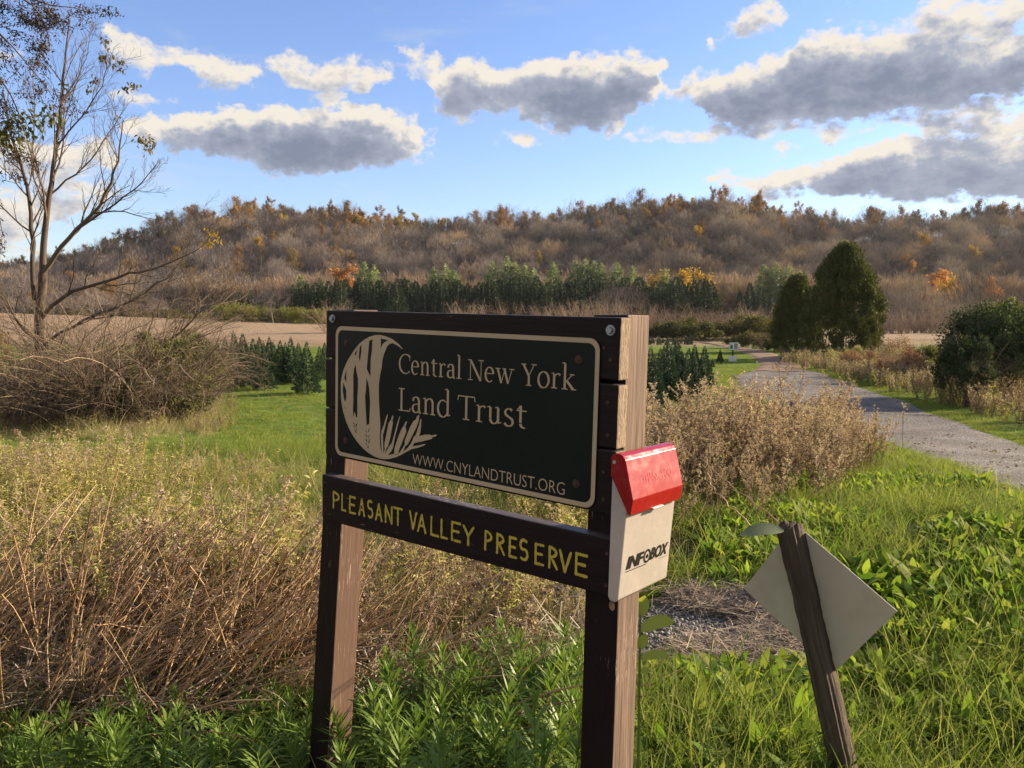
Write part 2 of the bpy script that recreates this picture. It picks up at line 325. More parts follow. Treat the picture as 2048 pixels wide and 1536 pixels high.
r = .3*1.026**np.arange(375); r = r[r < 5200]; na = 900; a = np.arange(na)*2*np.pi/na
X = r[:, None]*np.sin(a); Y = r[:, None]*np.cos(a); V = np.stack([X, Y, h(X, Y)], -1).reshape(-1, 3); V = np.concatenate([V, [[0, 0, float(h(0, 0))]]])
i = np.arange(len(r)-1)[:, None]*na+np.arange(na); j = np.arange(len(r)-1)[:, None]*na+(np.arange(na)+1) % na
Q = np.stack([i, i+na, j+na, j], -1).reshape(-1, 4); k = np.arange(na); c0 = len(V)-1
Q = np.concatenate([Q, np.stack([np.full(na, c0), k, (k+1) % na, (k+1) % na], -1)])
tag(obj('ground', G().add(V, Q).mesh('ground', ground_material(), True)), 'grassy valley ground', None, None, 'structure')
def ribbon(name, left, right, off, mat, nu=14, nv=160, rag=.0):  # edges wander a little
    def rs(pts):
        pts = np.array(pts, float); s = np.concatenate([[0], np.cumsum(np.linalg.norm(np.diff(pts, axis=0), axis=1))]); s /= s[-1]; t = np.linspace(0, 1, nv)
        return np.stack([np.interp(t, s, pts[:, i]) for i in range(2)], 1)
    L, Rr = rs(left), rs(right); k = np.linspace(0, 1, nu)[None, :, None]
    P = L[:, None]*(1-k)+Rr[:, None]*k
    if rag:
        n = np.convolve(rng.normal(0, rag, nv+4), np.ones(5)/3, 'valid'); P[:, 0] += n[:, None]; n = np.convolve(rng.normal(0, rag, nv+4), np.ones(5)/3, 'valid'); P[:, -1] += n[:, None]
    d = np.hypot(P[..., 0], P[..., 1]); kk = np.linspace(0, 1, nu)[None]; ed = sm(np.minimum(kk, 1-kk)*7)*np.ones((nv, 1)); V = np.stack([P[..., 0], P[..., 1], h(P[..., 0], P[..., 1])-.03+(off+.03+d*.0004)*ed], -1)
    i = np.arange(nv-1)[:, None]*nu+np.arange(nu-1)
    return obj(name, G().add(V.reshape(-1, 3), np.stack([i, i+1, i+1+nu, i+nu], -1).reshape(-1, 4)).mesh(name, mat, True))
M_gravel = None
def gravel_material():
    m, nt = new_mat('drive_gravel'); v = nn(nt, 'ShaderNodeTexVoronoi', inp={'Scale': 28.}); t = nn(nt, 'ShaderNodeTexCoord'); nt.links.new(t.outputs['Object'], v.inputs['Vector'])
    big = noise(nt, .8, 5, .6); c1 = ramp(nt, v.outputs['Color'], [(.10,.10,.11),(.19,.19,.20),(.31,.30,.30)])
    c2 = ramp(nt, big, [(.6,.56,.52),(1,.98,.95)], [.35,.65]); c = mixc(nt, 1., c1, c2, 'MULTIPLY')
    leaf = mapr(nt, noise(nt, 14, 3, .6), .63, .68); c = mixc(nt, leaf, c, (.16,.10,.05))
    p = nn(nt, 'ShaderNodeBsdfPrincipled', inp={'Roughness': .9, 'Specular IOR Level': .25}); nt.links.new(c, p.inputs['Base Color'])
    b = nn(nt, 'ShaderNodeBump', inp={'Strength': 1., 'Distance': .03}); nt.links.new(math_n(nt, 'ADD', v.outputs['Distance'], noise(nt, 3, 6, .7)), b.inputs['Height']); nt.links.new(b.outputs[0], p.inputs['Normal'])
    out(nt, p.outputs[0]); return m
M_gravel = gravel_material()
def G2(x, y): return tuple(ground_at(x, y)[:2])
roadR = [G2(1614,739),G2(1654,745),G2(1694,760),G2(1753,780),G2(1832,804),G2(1911,835),G2(2048,884)]
roadL = [G2(1500,741),G2(1450,750),G2(1462,784),G2(1540,820),G2(1660,850),G2(1792,902),G2(1887,930),G2(2048,1022)]
dR = np.array(roadR[-1])-np.array(roadR[-2]); dL = np.array(roadL[-1])-np.array(roadL[-2]); dd = norm((dR/np.linalg.norm(dR)+dL/np.linalg.norm(dL)))
roadR += [tuple(np.array(roadR[-1])+dd*k) for k in (8, 20)]; roadL += [tuple(np.array(roadL[-1])+dd*k) for k in (6, 14)]
tag(ribbon('gravel_road', roadL, roadR, .02, M_gravel, 18, 240, .12), 'grey gravel drive', None, None, 'structure')
M_dirt = plain_mat('dirt', [(.10,.065,.045),(.2,.135,.10),(.15,.12,.06)], 3, .95, .03, bscale=12)
tag(ribbon('dirt_track', [G2(1500,743),G2(1520,730),G2(1506,716),G2(1482,705),G2(1452,696),G2(1420,689),G2(1380,684)], [G2(1614,743),G2(1606,731),G2(1570,715),G2(1538,704),G2(1492,695),G2(1440,688),G2(1390,683.5)], .05, M_dirt, 10, 120, .1), 'reddish dirt track', None, None, 'structure')
def field_patch(name, x0, x1, y0, y1, off, mat, nx=120, ny=90):
    U = np.linspace(x0, x1, nx)[None]; Yv = np.linspace(y0, y1, ny)[:, None]; X = U*Yv; Yv = Yv+0*U
    eu = np.linspace(0, 1, nx)[None]; ev = np.linspace(0, 1, ny)[:, None]; ed = sm(np.minimum(np.minimum(eu, 1-eu), np.minimum(ev, 1-ev))*25)
    V = np.stack([X, Yv, h(X, Yv)-.3+(off+.3)*ed], -1).reshape(-1, 3); i = np.arange(ny-1)[:, None]*nx+np.arange(nx-1)
    return obj(name, G().add(V, np.stack([i, i+1, i+1+nx, i+nx], -1).reshape(-1, 4)).mesh(name, mat, True))
M_field = plain_mat('stubble', [(.17,.12,.075),(.30,.215,.14),(.23,.165,.11)], 2.2, .95, .15, stretch=(.12, 1.5, 1), bscale=3)
tag(field_patch('corn_field', -1.0, -.13, 98, 196, .3, M_field), 'cut tan corn field', None, None, 'structure')
M_hay = plain_mat('dry_meadow', [(.19,.135,.085),(.30,.215,.13)], 1.5, .95, .1)
tag(field_patch('dry_meadow', .42, .78, 105, 190, .3, M_hay), 'dry tan meadow', None, None, 'structure')
# ------------------------------------------------------------------ the preserve sign (sign frame: X along the boards, Y to the back, Z up; origin = panel's top left corner)
SR = np.array([[0.7655417364802927,-0.024356247814063446,0.6429250523188208],[0.07631421824663114,0.9956662546131642,-0.05314931342923984],[-0.6388442609902228,0.08975234045424084,0.7640828015227422]])
ST = np.array([-0.49956122760861066,-0.16530679767632767,2.2625395486907283])
SX, SDN, SN = (cam2world(SR[:, i]) for i in range(3)); SO = EYE+cam2world(ST)
SZ = np.cross(SX, SN)
PW, PH = .8974, .37
def pl(x, y, off=0.):          # photograph pixel -> (X, down) on the sign's own plane
    d = np.array([(x-1024)/F, (y-768)/F, 1.]); n = SR[:, 2]; o = ST+n*off; P = d*(o@n)/(d@n); q = SR.T@(P-ST); return q[0], q[1]
def sw(X, Y, Z): return SO+SX*X+SN*Y+SZ*Z
mid = sw(.43, .08, 0); base = np.array([mid[0], mid[1], float(h(mid[0], mid[1]))])
SM = Matrix(np.column_stack([SX, SN, SZ]).tolist()).to_4x4()
def frame_thing(name, label, cat, basepos, group=None):
    t = thing(name, label, cat, basepos, group); t.rotation_euler = SM.to_euler(); return t
sign = frame_thing('preserve_sign', 'dark brown wooden sign board on two posts with a black panel and yellow carved letters', 'sign', base)
boff = np.array([SX@(base-SO), SN@(base-SO), SZ@(base-SO)])      # base in sign coordinates
def solid(pts_xz, y0, y1):
    """prism from an (X, down) polygon; returns verts, faces"""
    n = len(pts_xz); V = [(x, y0, -v) for x, v in pts_xz]+[(x, y1, -v) for x, v in pts_xz]
    Fc = [list(range(n)), list(range(2*n-1, n-1, -1))]+[[i, (i+n), (i+1) % n+n, (i+1) % n] for i in range(n)]
    return V, Fc
import bmesh
def bm_obj(name, V, Fc, mats, parent, off, bevel=0., matf=None, seg=2, cuts=0, jitter=0.):
    bm = bmesh.new(); vs = [bm.verts.new(np.array(v)-off) for v in V]
    for f in Fc: bm.faces.new([vs[i] for i in f])
    bmesh.ops.recalc_face_normals(bm, faces=bm.faces)
    if bevel: bmesh.ops.bevel(bm, geom=list(bm.edges), offset=bevel, segments=seg, affect='EDGES', profile=.6)
    if matf:
        bm.normal_update()
        for f in bm.faces: f.material_index = matf(f.normal)
    me = bpy.data.meshes.new(name); bm.to_mesh(me); bm.free()
    for m in (mats if isinstance(mats, (list, tuple)) else [mats]): me.materials.append(m)
    return obj(name, me, parent)
def paint_mat(name, c1, c2, stretch, chip=(.30,.22,.16), chipt=.70, rough=.5, bump=.0015, gs=22, spec=.3):
    m, nt = new_mat(name); g = noise(nt, gs, 7, .65, stretch=stretch); c = ramp(nt, g, [c1, c2], [.3, .7])
    ch = math_n(nt, 'MULTIPLY', mapr(nt, noise(nt, 60, 3, .7, stretch=stretch), chipt, chipt+.03), mapr(nt, noise(nt, 3.2, 2), .5, .6))
    c = mixc(nt, ch, c, chip)
    p = nn(nt, 'ShaderNodeBsdfPrincipled', inp={'Roughness': rough, 'Specular IOR Level': spec}); nt.links.new(c, p.inputs['Base Color'])
    b = nn(nt, 'ShaderNodeBump', inp={'Strength': 1., 'Distance': bump}); nt.links.new(g, b.inputs['Height']); nt.links.new(b.outputs[0], p.inputs['Normal'])
    out(nt, p.outputs[0]); return m
M_bfront = paint_mat('dark_brown_paint', (.012,.007,.0075), (.021,.0125,.0125), (.25, 1, 4), spec=.15)
M_pfront = paint_mat('dark_post_paint', (.012,.0078,.0078), (.021,.013,.0125), (4, 1, .2), chipt=.66, spec=.15)
M_pside = paint_mat('sunlit_brown_paint', (.105,.062,.045), (.135,.083,.062), (1, 4, .15), chip=(.32,.24,.18), chipt=.6, rough=.75)  # sunlight on the left post's side is put into this lighter brown
M_wood = paint_mat('worn_post_wood', (.075,.050,.038), (.225,.155,.12), (1, 9, .35), chip=(.5,.4,.3), chipt=.6, rough=.8, bump=.003, gs=14)
M_end = paint_mat('raw_board_end', (.12,.09,.065), (.42,.32,.24), (1, 4, 1), rough=.9, bump=.006, gs=70)
M_btop = paint_mat('board_edge_paint', (.05,.04,.045), (.10,.08,.075), (.3, 4, 1), chip=(.4,.32,.26), chipt=.6)
def board_mat(n):
    if n.x > .8: return 1
    if n.z > .8: return 2
    return 0
B1, B0, BT = .0035, .0415, None
def board(name, tl, tr, br, bl, lab=None):
    V, Fc = solid([tl, tr, br, bl], .0035, .0412); o = bm_obj(name, V, Fc, [M_bfront, M_end, M_btop], sign, boff, .004, board_mat)
    return tag(o, lab) if lab else o
top_b = board('board', (-.048,-.043), (.945,-.045), (.944,.087), (-.050,.093))
mid_b = board('board', (-.051,.097), (.945,.0965), (.9445,.2325), (-.050,.2365))
low_b = board('board', (-.051,.240), (.9445,.2375), (.936,.375), (-.050,.377))
nb = board('name_board', (-.066,.437), (.945,.427), (.945,.553), (-.065,.572), 'lower board with yellow carved letters')
def post(xr_top, xr_bot, vt, vb, w, lab, sidem):
    V, Fc = solid([(xr_top-w, vt), (xr_top, vt-.002), (xr_bot, vb), (xr_bot-w, vb)], .0415, .131)
    return tag(bm_obj('post', V, Fc, [M_pfront, sidem, M_btop], sign, boff, .003, lambda n: 1 if abs(n.x) > .8 else (2 if n.z > .8 else 0)), lab)
VB = -boff[2]+.35
post(.028, .028-.0815*(VB+.05), -.0445, VB, .090, 'left post leaning outwards, sunlit brown side', M_pside)
post(.937, .944, -.049, VB, .0875, 'right post with grey worn wood side', M_wood)
# black panel with rounded corners, cream border ring, lettering and emblem
M_panel = plain_mat('panel_black_green', [(.008,.0125,.0115),(.012,.017,.0155),(.026,.031,.029)], 5, .32, spec=.16, pos=[.3,.62,.86])
M_cream = plain_mat('cream_vinyl', [(.46,.345,.215),(.52,.40,.26)], 5, .5)
def rrect(x0, v0, x1, v1, r, n=8):
    P = []
    for cx, cv, a0 in ((x1-r, v0+r, -90), (x1-r, v1-r, 0), (x0+r, v1-r, 90), (x0+r, v0+r, 180)):
        P += [(cx+r*math.cos(R_(a0+90*i/n)), cv+r*math.sin(R_(a0+90*i/n))) for i in range(n+1)]
    return P
V, Fc = solid(rrect(0, 0, PW, PH, .027), 0, .0032); panel = bm_obj('panel', V, Fc, [M_panel], sign, boff)
class Flat:               # flat lettering lying just proud of a surface; f maps (a, b, height) to sign coordinates
    def __init__(s, f): s.f = f; s.V = []; s.F = []; s.M = []; s.k = 0
    def poly(s, pts, lift=0., m=0):
        t = tessellate_polygon([[Vector((p[0], p[1], 0)) for p in pts]]); b = len(s.V)
        s.V += [s.f(p[0], p[1], lift) for p in pts]; s.F += [tuple(b+i for i in q) for q in t]; s.M += [m]*len(t)
    def band(s, pts, w, lift=0., m=0):
        pts = np.array(pts, float); w = np.broadcast_to(w, len(pts)); T = norm(np.gradient(pts, axis=0)); N = np.stack([-T[:, 1], T[:, 0]], 1)
        A = pts+N*w[:, None]; B = pts-N*w[:, None]; b = len(s.V); s.k += 1; l = lift+(s.k % 13)*2.5e-5
        for p, q in zip(A, B): s.V += [s.f(*p, l), s.f(*q, l)]
        for i in range(len(pts)-1): s.F.append((b+2*i, b+2*i+1, b+2*i+3, b+2*i+2)); s.M.append(m)
    def build(s, name, mats, parent, off):
        me = bpy.data.meshes.new(name); me.from_pydata([tuple(np.array(v)-off) for v in s.V], [], s.F)
        for mm in (mats if isinstance(mats, (list, tuple)) else [mats]): me.materials.append(mm)
        me.polygons.foreach_set('material_index', s.M); me.update(); return obj(name, me, parent)
onpanel = lambda a, b, l: (a, -.0004-l, -b)
bd = Flat(onpanel); o1 = rrect(.0008, .0008, PW-.0008, PH-.0008, .0262); i1 = rrect(.0115, .0115, PW-.0115, PH-.0115, .019)
for i in range(len(o1)):
    j = (i+1) % len(o1); b = len(bd.V); bd.V += [onpanel(*o1[i], 0), onpanel(*o1[j], 0), onpanel(*i1[j], 0), onpanel(*i1[i], 0)]; bd.F.append((b, b+1, b+2, b+3)); bd.M.append(0)
bd.build('border', M_cream, sign, boff)
z1 = lambda L: [pl(640+x/7.877, 600+y/7.877) for x, y in L]
z2 = lambda L: [pl(660+x/8.533, 780+y/8.533) for x, y in L]
em = Flat(onpanel)
outer = z1([(1305,770),(1250,700),(1150,620),(1050,575),(950,550),(870,552),(780,580),(700,625),(620,690),(550,775),(490,865),(430,965),(380,1080),(345,1200),(332,1300),(330,1420)])+\
 z2([(188,20),(190,130),(205,250),(230,380),(275,530),(330,660),(400,790),(480,900),(570,1000),(660,1075),(760,1135),(860,1170),(930,1180),(1020,1175),(1120,1150),(1220,1105),(1300,1060),(1390,1010),(1500,985),(1580,960),(1640,925),(1600,922),(1510,945),(1410,962),(1440,905),(1560,880),(1740,835),(1745,810),(1825,782),(1812,758),(1735,775),(1700,760),(1620,762),(1520,785),(1542,740),(1555,620),(1562,500),(1545,497),(1522,600),(1495,680),(1465,770),(1430,800),(1412,850),(1385,910),(1330,985),(1255,1050),(1285,960),(1330,925),(1400,790),(1470,650),(1505,560),(1528,440),(1508,418),(1480,470),(1462,512),(1430,525),(1370,630),(1290,830),(1275,880),(1282,920),(1240,990),(1195,1060),(1160,1090),(1108,1114),(1115,1100),(1165,1082),(1185,1010),(1250,850),(1305,710),(1302,665),(1288,632),(1318,545),(1305,530),(1285,550),(1262,610),(1230,650),(1170,790),(1105,990),(1098,1040),(1098,1088),(990,1112),(1050,1045),(1080,980),(1110,810),(1140,690),(1202,440),(1190,448),(1150,560),(1108,720),(1058,900),(1000,980),(935,1105),(968,985),(992,960),(1030,820),(1070,600),(1077,560),(1067,530),(1085,450),(1075,428),(1060,445),(1043,510),(1005,560),(980,680),(935,900),(930,970),(940,1000),(915,1082),(905,770),(940,640),(988,440),(985,408),(960,460),(925,590),(880,700),(872,790),(885,1085),(860,960),(853,780),(862,600),(850,400),(838,200),(835,20)])+\
 z1([(928,1480),(930,1320),(950,1180),(975,1060),(985,950),(1010,850),(1060,730),(1100,690),(1150,678),(1210,710),(1260,745),(1298,775)])
em.poly(outer, .0001)
H = [z1([(780,640),(830,622),(820,800),(800,950),(798,1210),(740,1085),(752,950),(765,800)]), z1([(962,605),(1072,632),(1010,672),(985,700),(958,765),(961,680)]), z1([(655,705),(655,800),(630,975),(615,890),(630,740)]),
 z1([(590,780),(575,850),(557,880),(553,840)]), z1([(565,1015),(575,1120),(600,1230),(600,1400),(592,1525)])+z2([(470,20),(470,150),(470,300),(468,465),(455,470),(440,430),(420,365),(408,430),(398,470),(396,300),(402,150),(398,20)])+z1([(530,1500),(527,1200),(540,1080)]),
 z1([(735,1225),(760,1300),(778,1400),(788,1525)])+z2([(672,20),(688,200),(680,400),(672,600),(660,575),(645,590),(628,610),(620,440),(610,300),(602,100),(608,20)])+z1([(722,1500),(728,1400)]),
 z1([(420,1095),(415,1300),(385,1225)]), z1([(370,1300),(415,1420),(412,1525)])+z2([(284,20),(280,140),(262,200),(250,175),(238,120),(222,20)])+z1([(362,1500),(362,1400)])]
for w in (((400,540),(430,600),(425,605),(402,570)),((470,555),(462,600),(442,640),(440,600)),((408,600),(440,650),(436,655),(412,625)),((466,640),(456,680),(440,720),(442,680)),((250,250),(270,320),(258,318)),
          ((615,670),(632,730),(625,735),(612,700)),((682,640),(668,700),(655,720),(655,690)),((612,745),(640,800),(632,808),(612,775)),((684,750),(670,800),(658,820),(660,785)),((615,820),(645,880),(636,888),(614,855)),((684,820),(678,880),(664,925),(660,880)),((612,890),(640,950),(630,948),(614,920)),((668,960),(650,1005),(642,985),(650,955)),((418,670),(440,705),(434,710),(420,690)),((460,710),(452,735),(440,728),(448,705))): H.append(z2(w))
for q in H: em.poly(q, .00035, 1)
em.build('emblem', [M_cream, M_panel], sign, boff)
# ---- lettering drawn with a broad nib
def arc(cx, cy, rx, ry, a0, a1, n=14): return [(cx+rx*math.cos(R_(a0+(a1-a0)*i/n)), cy+ry*math.sin(R_(a0+(a1-a0)*i/n))) for i in range(n+1)]
def dens(p, n=6):
    o = []
    for a, b in zip(p[:-1], p[1:]): o += [(a[0]+(b[0]-a[0])*i/n, a[1]+(b[1]-a[1])*i/n) for i in range(n)]
    return o+[p[-1]]
T_, t_ = .066, .024
def st(x, y0, y1): return ('v', [(x, y0), (x, y1)])
def sf(x0, x1, y): return ('s', [(x0, y), (x1, y)])
def df(x, y): return ('s', [(x-.13, y-.045), (x, y-.015)])
SER = {
 'C': [('n', arc(.44,.5,.38,.5,48,312,22)), ('s', [(.70,.97),(.70,.68)])],
 'e': [('n', arc(.32,.35,.26,.35,8,310,22)), ('s', [(.08,.40),(.57,.40)])],
 'n': [st(.16,0,.64), sf(.02,.30,.022), df(.16,.70), ('n', [(.16,.52)]+arc(.36,.48,.17,.2,120,0,8)+[(.53,.3)]), st(.53,0,.48), sf(.41,.67,.022)],
 't': [('v', [(.2,.86),(.2,.2)]), ('n', arc(.36,.16,.16,.15,180,290,8)), sf(.02,.46,.66), ('s', [(.05,.68),(.2,.86)])],
 'r': [st(.16,0,.64), sf(.02,.32,.022), df(.16,.70), ('n', [(.16,.5),(.22,.6),(.3,.655),(.4,.66),(.46,.60)])],
 'a': [('n', [(.09,.5)]+arc(.25,.5,.165,.18,150,0,10)), ('v', [(.415,.5),(.415,.14)]), ('n', arc(.5,.14,.085,.13,180,290,5)), ('n', [(.415,.42),(.3,.38)]+arc(.22,.19,.15,.18,110,290,12)+[(.34,.04),(.415,.12)])],
 'l': [st(.16,0,1.14), sf(.01,.31,.022), df(.16,1.19)],
 'N': [('s', [(.16,.02),(.16,.98)]), ('v', [(.17,.97),(.70,.0)]), ('s', [(.72,.0),(.72,.98)]), sf(.03,.29,.022), sf(.03,.22,.978), sf(.58,.86,.978)],
 'w': [('v', [(.12,.68),(.31,0)]), ('s', [(.31,0),(.47,.62)]), ('v', [(.45,.68),(.64,0)]), ('s', [(.64,0),(.82,.67)]), sf(.01,.25,.68), sf(.70,.94,.68), sf(.36,.54,.68)],
 'Y': [('v', [(.12,.97),(.42,.45)]), ('s', [(.42,.45),(.68,.97)]), st(.42,0,.46), sf(.01,.27,.978), sf(.55,.82,.978), sf(.27,.57,.022)],
 'o': [('n', arc(.32,.34,.26,.36,0,360,28))],
 'k': [st(.16,0,1.14), sf(.02,.30,.022), df(.16,1.19), ('s', [(.17,.30),(.5,.66)]), ('v', [(.26,.38),(.56,.02)]), sf(.38,.6,.67), sf(.46,.70,.022)],
 'L': [st(.18,0,1), sf(.03,.35,.978), sf(.03,.62,.025), ('s', [(.6,.02),(.64,.18)])],
 'd': [('n', arc(.29,.34,.23,.35,75,290,18)+[(.49,.14)]), ('s', [(.3,.69),(.49,.6)]), ('v', [(.5,1.14),(.5,.05)]), df(.5,1.19), ('s', [(.5,.06),(.62,.10)])],
 'T': [st(.40,0,.96), sf(.02,.78,.965), ('s', [(.03,.965),(.01,.78)]), ('s', [(.77,.965),(.79,.78)]), sf(.25,.55,.022)],
 'u': [('v', [(.15,.66),(.15,.22)]), ('n', arc(.31,.2,.16,.18,180,330,10)), ('v', [(.49,.66),(.49,.06)]), df(.15,.70), df(.49,.70), ('s', [(.49,.05),(.62,.10)])],
 's': [('n', arc(.25,.52,.15,.16,35,180,10)+[(.12,.44),(.25,.36),(.38,.28)]+arc(.24,.17,.17,.17,30,-160,12))],
}
def serif_word(fl, word, spans, vbase, cap, upx=1.):
    for ch, (x0, x1) in zip(word, spans):
        items = []; 
        for kind, pts in SER[ch]:
            p = np.array(dens(pts, 4) if len(pts) < 5 else pts, float)
            T = norm(np.gradient(p, axis=0)); c = np.abs(T[:, 1])
            if kind == 'v': w = np.full(len(p), T_)
            elif kind == 's': w = np.full(len(p), t_)
            else: w = t_+(T_-t_)*np.clip(np.abs(np.sin(np.arctan2(T[:, 1], T[:, 0])-R_(12))), 0, 1)**1.6
            items.append((p, w))
        xs = np.concatenate([np.concatenate([p[:, 0]-w, p[:, 0]+w]) if True else 0 for p, w in items]); a, b = xs.min(), xs.max(); s = (x1-x0)/(b-a)
        for p, w in items: fl.band(np.stack([x0+(p[:, 0]-a)*s, vbase-p[:, 1]*cap], 1), w*cap*.92, .0001)
lt = Flat(onpanel)
def spans(L, yl, yr): 
    x0, x1 = L[0][0], L[-1][1]; o = []
    for a, b in L:
        f = lambda x: pl(780+x/5.12, 690+(yl+(yr-yl)*(x-x0)/(x1-x0))/5.12)[0]
        o.append((f(a), f(b)))
    return o
serif_word(lt, 'CentralNewYork', spans([(88,212),(218,300),(308,412),(420,490),(497,575),(583,672),(680,738),(795,965),(970,1070),(1075,1280),(1340,1505),(1508,1640),(1648,1755),(1755,1915)], 240, 400), .116, .050)
serif_word(lt, 'LandTrust', spans([(85,215),(222,325),(335,470),(478,625),(690,875),(878,988),(993,1145),(1160,1275),(1290,1405)], 610, 760), .2152, .060)
def font_flat(txt, fmap, x0, x1, v0, v1, shear=0., off=0., italic=None):
    c = bpy.data.curves.new('txt', 'FONT'); c.body = txt; c.size = 1; c.resolution_u = 4; c.offset = off; c.shear = shear
    o = bpy.data.objects.new('txt', c); COL.objects.link(o); me = bpy.data.meshes.new_from_object(o.evaluated_get(bpy.context.evaluated_depsgraph_get()))
    V = np.array([v.co[:] for v in me.vertices]); Fs = [tuple(p.vertices) for p in me.polygons]
    bpy.data.objects.remove(o); bpy.data.curves.remove(c); bpy.data.meshes.remove(me)
    a, b = V[:, 0].min(), V[:, 0].max(); lo, hi = V[:, 1].min(), V[:, 1].max()
    X = x0+(V[:, 0]-a)/(b-a)*(x1-x0); Vd = v1-(V[:, 1]-lo)/(hi-lo)*(v1-v0)
    return [fmap(x, v, .0001) for x, v in zip(X, Vd)], Fs
Vv, Ff = font_flat('WWW.CNYLANDTRUST.ORG', onpanel, .3245, .8165, .3235, .3515, off=-.012)
b0 = len(lt.V); lt.V += Vv; lt.F += [tuple(b0+i for i in f) for f in Ff]; lt.M += [0]*len(Ff)
lt.build('lettering', M_cream, sign, boff)
# ---- carved yellow letters
M_yellow = paint_mat('yellow_letter_paint', (.44,.33,.035), (.62,.50,.07), (1, 1, 1), chip=(.2,.16,.03), chipt=.6, gs=60, bump=.003, rough=.6)
CAPS = {'P': [[(0,0),(0,1)], [(0,1)]+arc(.0,.74,.42,.26,80,-80,9)+[(0,.48)]], 'L': [[(0,1),(0,0),(.5,0)]], 'E': [[(.5,1),(0,1),(0,0),(.52,0)], [(0,.52),(.42,.52)]],
 'A': [[(0,0),(.28,1),(.56,0)], [(.12,.36),(.44,.36)]], 'S': [arc(.27,.75,.25,.25,50,250,10)+[(.27,.52)]+arc(.27,.27,.26,.27,70,-130,10)], 'N': [[(0,0),(0,1),(.5,0),(.5,1)]], 'T': [[(0,1),(.6,1)], [(.3,1),(.3,0)]],
 'V': [[(0,1),(.3,0),(.6,1)]], 'Y': [[(0,1),(.3,.5),(.6,1)], [(.3,.5),(.3,0)]], 'R': [[(0,0),(0,1)], [(0,1)]+arc(.0,.76,.42,.24,80,-80,9)+[(0,.5)], [(.12,.5),(.48,0)]]}
WRD = 'PLEASANTVALLEYPRESERVE'
SP = [(150,195),(207,240),(258,305),(320,365),(377,420),(430,480),(494,546),(550,612),(655,708),(708,770),(795,855),(862,912),(932,1000),(1008,1085),(1152,1205),(1230,1290),(1312,1370),(1380,1445),(1484,1550),(1575,1640),(1642,1730),(1750,1838)]
onname = lambda a, b, l: (a, .0030-l, -b)
yl = Flat(onname)
for i, (ch, (a, b)) in enumerate(zip(WRD, SP)):
    fx = lambda x: pl(620+x/3.303, 920+(260+(x-150)*.2636)/3.303, .003)[0]
    x0, x1 = fx(a)+.0035, fx(b)-.0035; gl = CAPS[ch]; xm = max(p[0] for s in gl for p in s)
    j = rng.normal(0, .012, 3); hh = .0455*(1+j[0]); vb = .5255+j[1]*.06-(.525-.521)*0
    for s_ in gl:
        segs = [s_] if len(s_) > 5 else [s_[k:k+2] for k in range(len(s_)-1)]
        for sg in segs:
            p = np.array(dens(sg, 8) if len(sg) < 5 else sg, float); p = np.stack([x0+p[:, 0]/xm*(x1-x0), vb-p[:, 1]*hh+ (x0-.4)*-.004], 1)
            p += rng.normal(0, .0002, p.shape); T0 = p[0]-p[1]; T1 = p[-1]-p[-2]; T0 /= np.linalg.norm(T0); T1 /= np.linalg.norm(T1); w = .0033
            th = np.linspace(90, 0, 5)[:-1]*0
            cap0 = [p[0]+T0*w*math.sin(R_(q)) for q in (85, 60, 30)]; cap1 = [p[-1]+T1*w*math.sin(R_(q)) for q in (30, 60, 85)]
            ww = np.concatenate([[w*math.cos(R_(q)) for q in (85, 60, 30)], w*rng.uniform(.78, 1.22, len(p)), [w*math.cos(R_(q)) for q in (30, 60, 85)]])
            yl.band(np.concatenate([cap0, p, cap1]), ww, .0001)
yl.build('carved_lettering', M_yellow, nb, np.zeros(3)+boff)
# ---- bolts and screws
M_zinc = plain_mat('zinc', [(.25,.27,.3),(.42,.44,.47)], 30, .35, metal=.8)
M_rustm = plain_mat('rusty_steel', [(.05,.025,.018),(.12,.06,.045)], 80, .7, metal=.3)
def disc(bmv, cx, cv, y0, y1, r0, r1, n=16, rot=0.):
    V = [(cx+r0*math.cos(rot+2*math.pi*i/n), y0, -cv+r0*math.sin(rot+2*math.pi*i/n)) for i in range(n)]+[(cx+r1*math.cos(rot+2*math.pi*i/n), y1, -cv+r1*math.sin(rot+2*math.pi*i/n)) for i in range(n)]
    b = len(bmv[0]); bmv[0] += V; bmv[1] += [[b+i, b+(i+1) % n, b+n+(i+1) % n, b+n+i] for i in range(n)]+[[b+n+i for i in range(n)]]+[[b+i for i in range(n)][::-1]]
def bolt(name, cx, cv, ysurf, specs, mats, lab=None):
    B = [[], []]
    for y0, y1, r0, r1, n in specs: disc(B, cx, cv, ysurf-y0, ysurf-y1, r0, r1, n, .3)
    return tag(bm_obj(name, B[0], B[1], mats, sign, boff), lab)
for cx, cv in ((-.019,-.0195), (.9195,-.0175)): bolt('bolt', cx, cv, .0034, [(0,.0015,.0118,.0112,20), (.0016,.0075,.0076,.0072,6)], M_zinc)
for cx, cv in ((.048,.047), (.842,.048), (.047,.323), (.846,.3205)): bolt('screw', cx, cv, -.0001, [(0,.001,.0095,.009,20), (.001,.004,.006,.004,12)], [M_rustm])
for cx, cv in ((.921,.045), (.918,.135), (.921,.205), (.914,.285), (.916,.345), (.93,.46), (.93,.53), (-.05,.46), (-.05,.54), (.905,.02)): bolt('screw', cx, cv, .0034, [(0,.0007,.0042,.004,10)], [M_rustm])
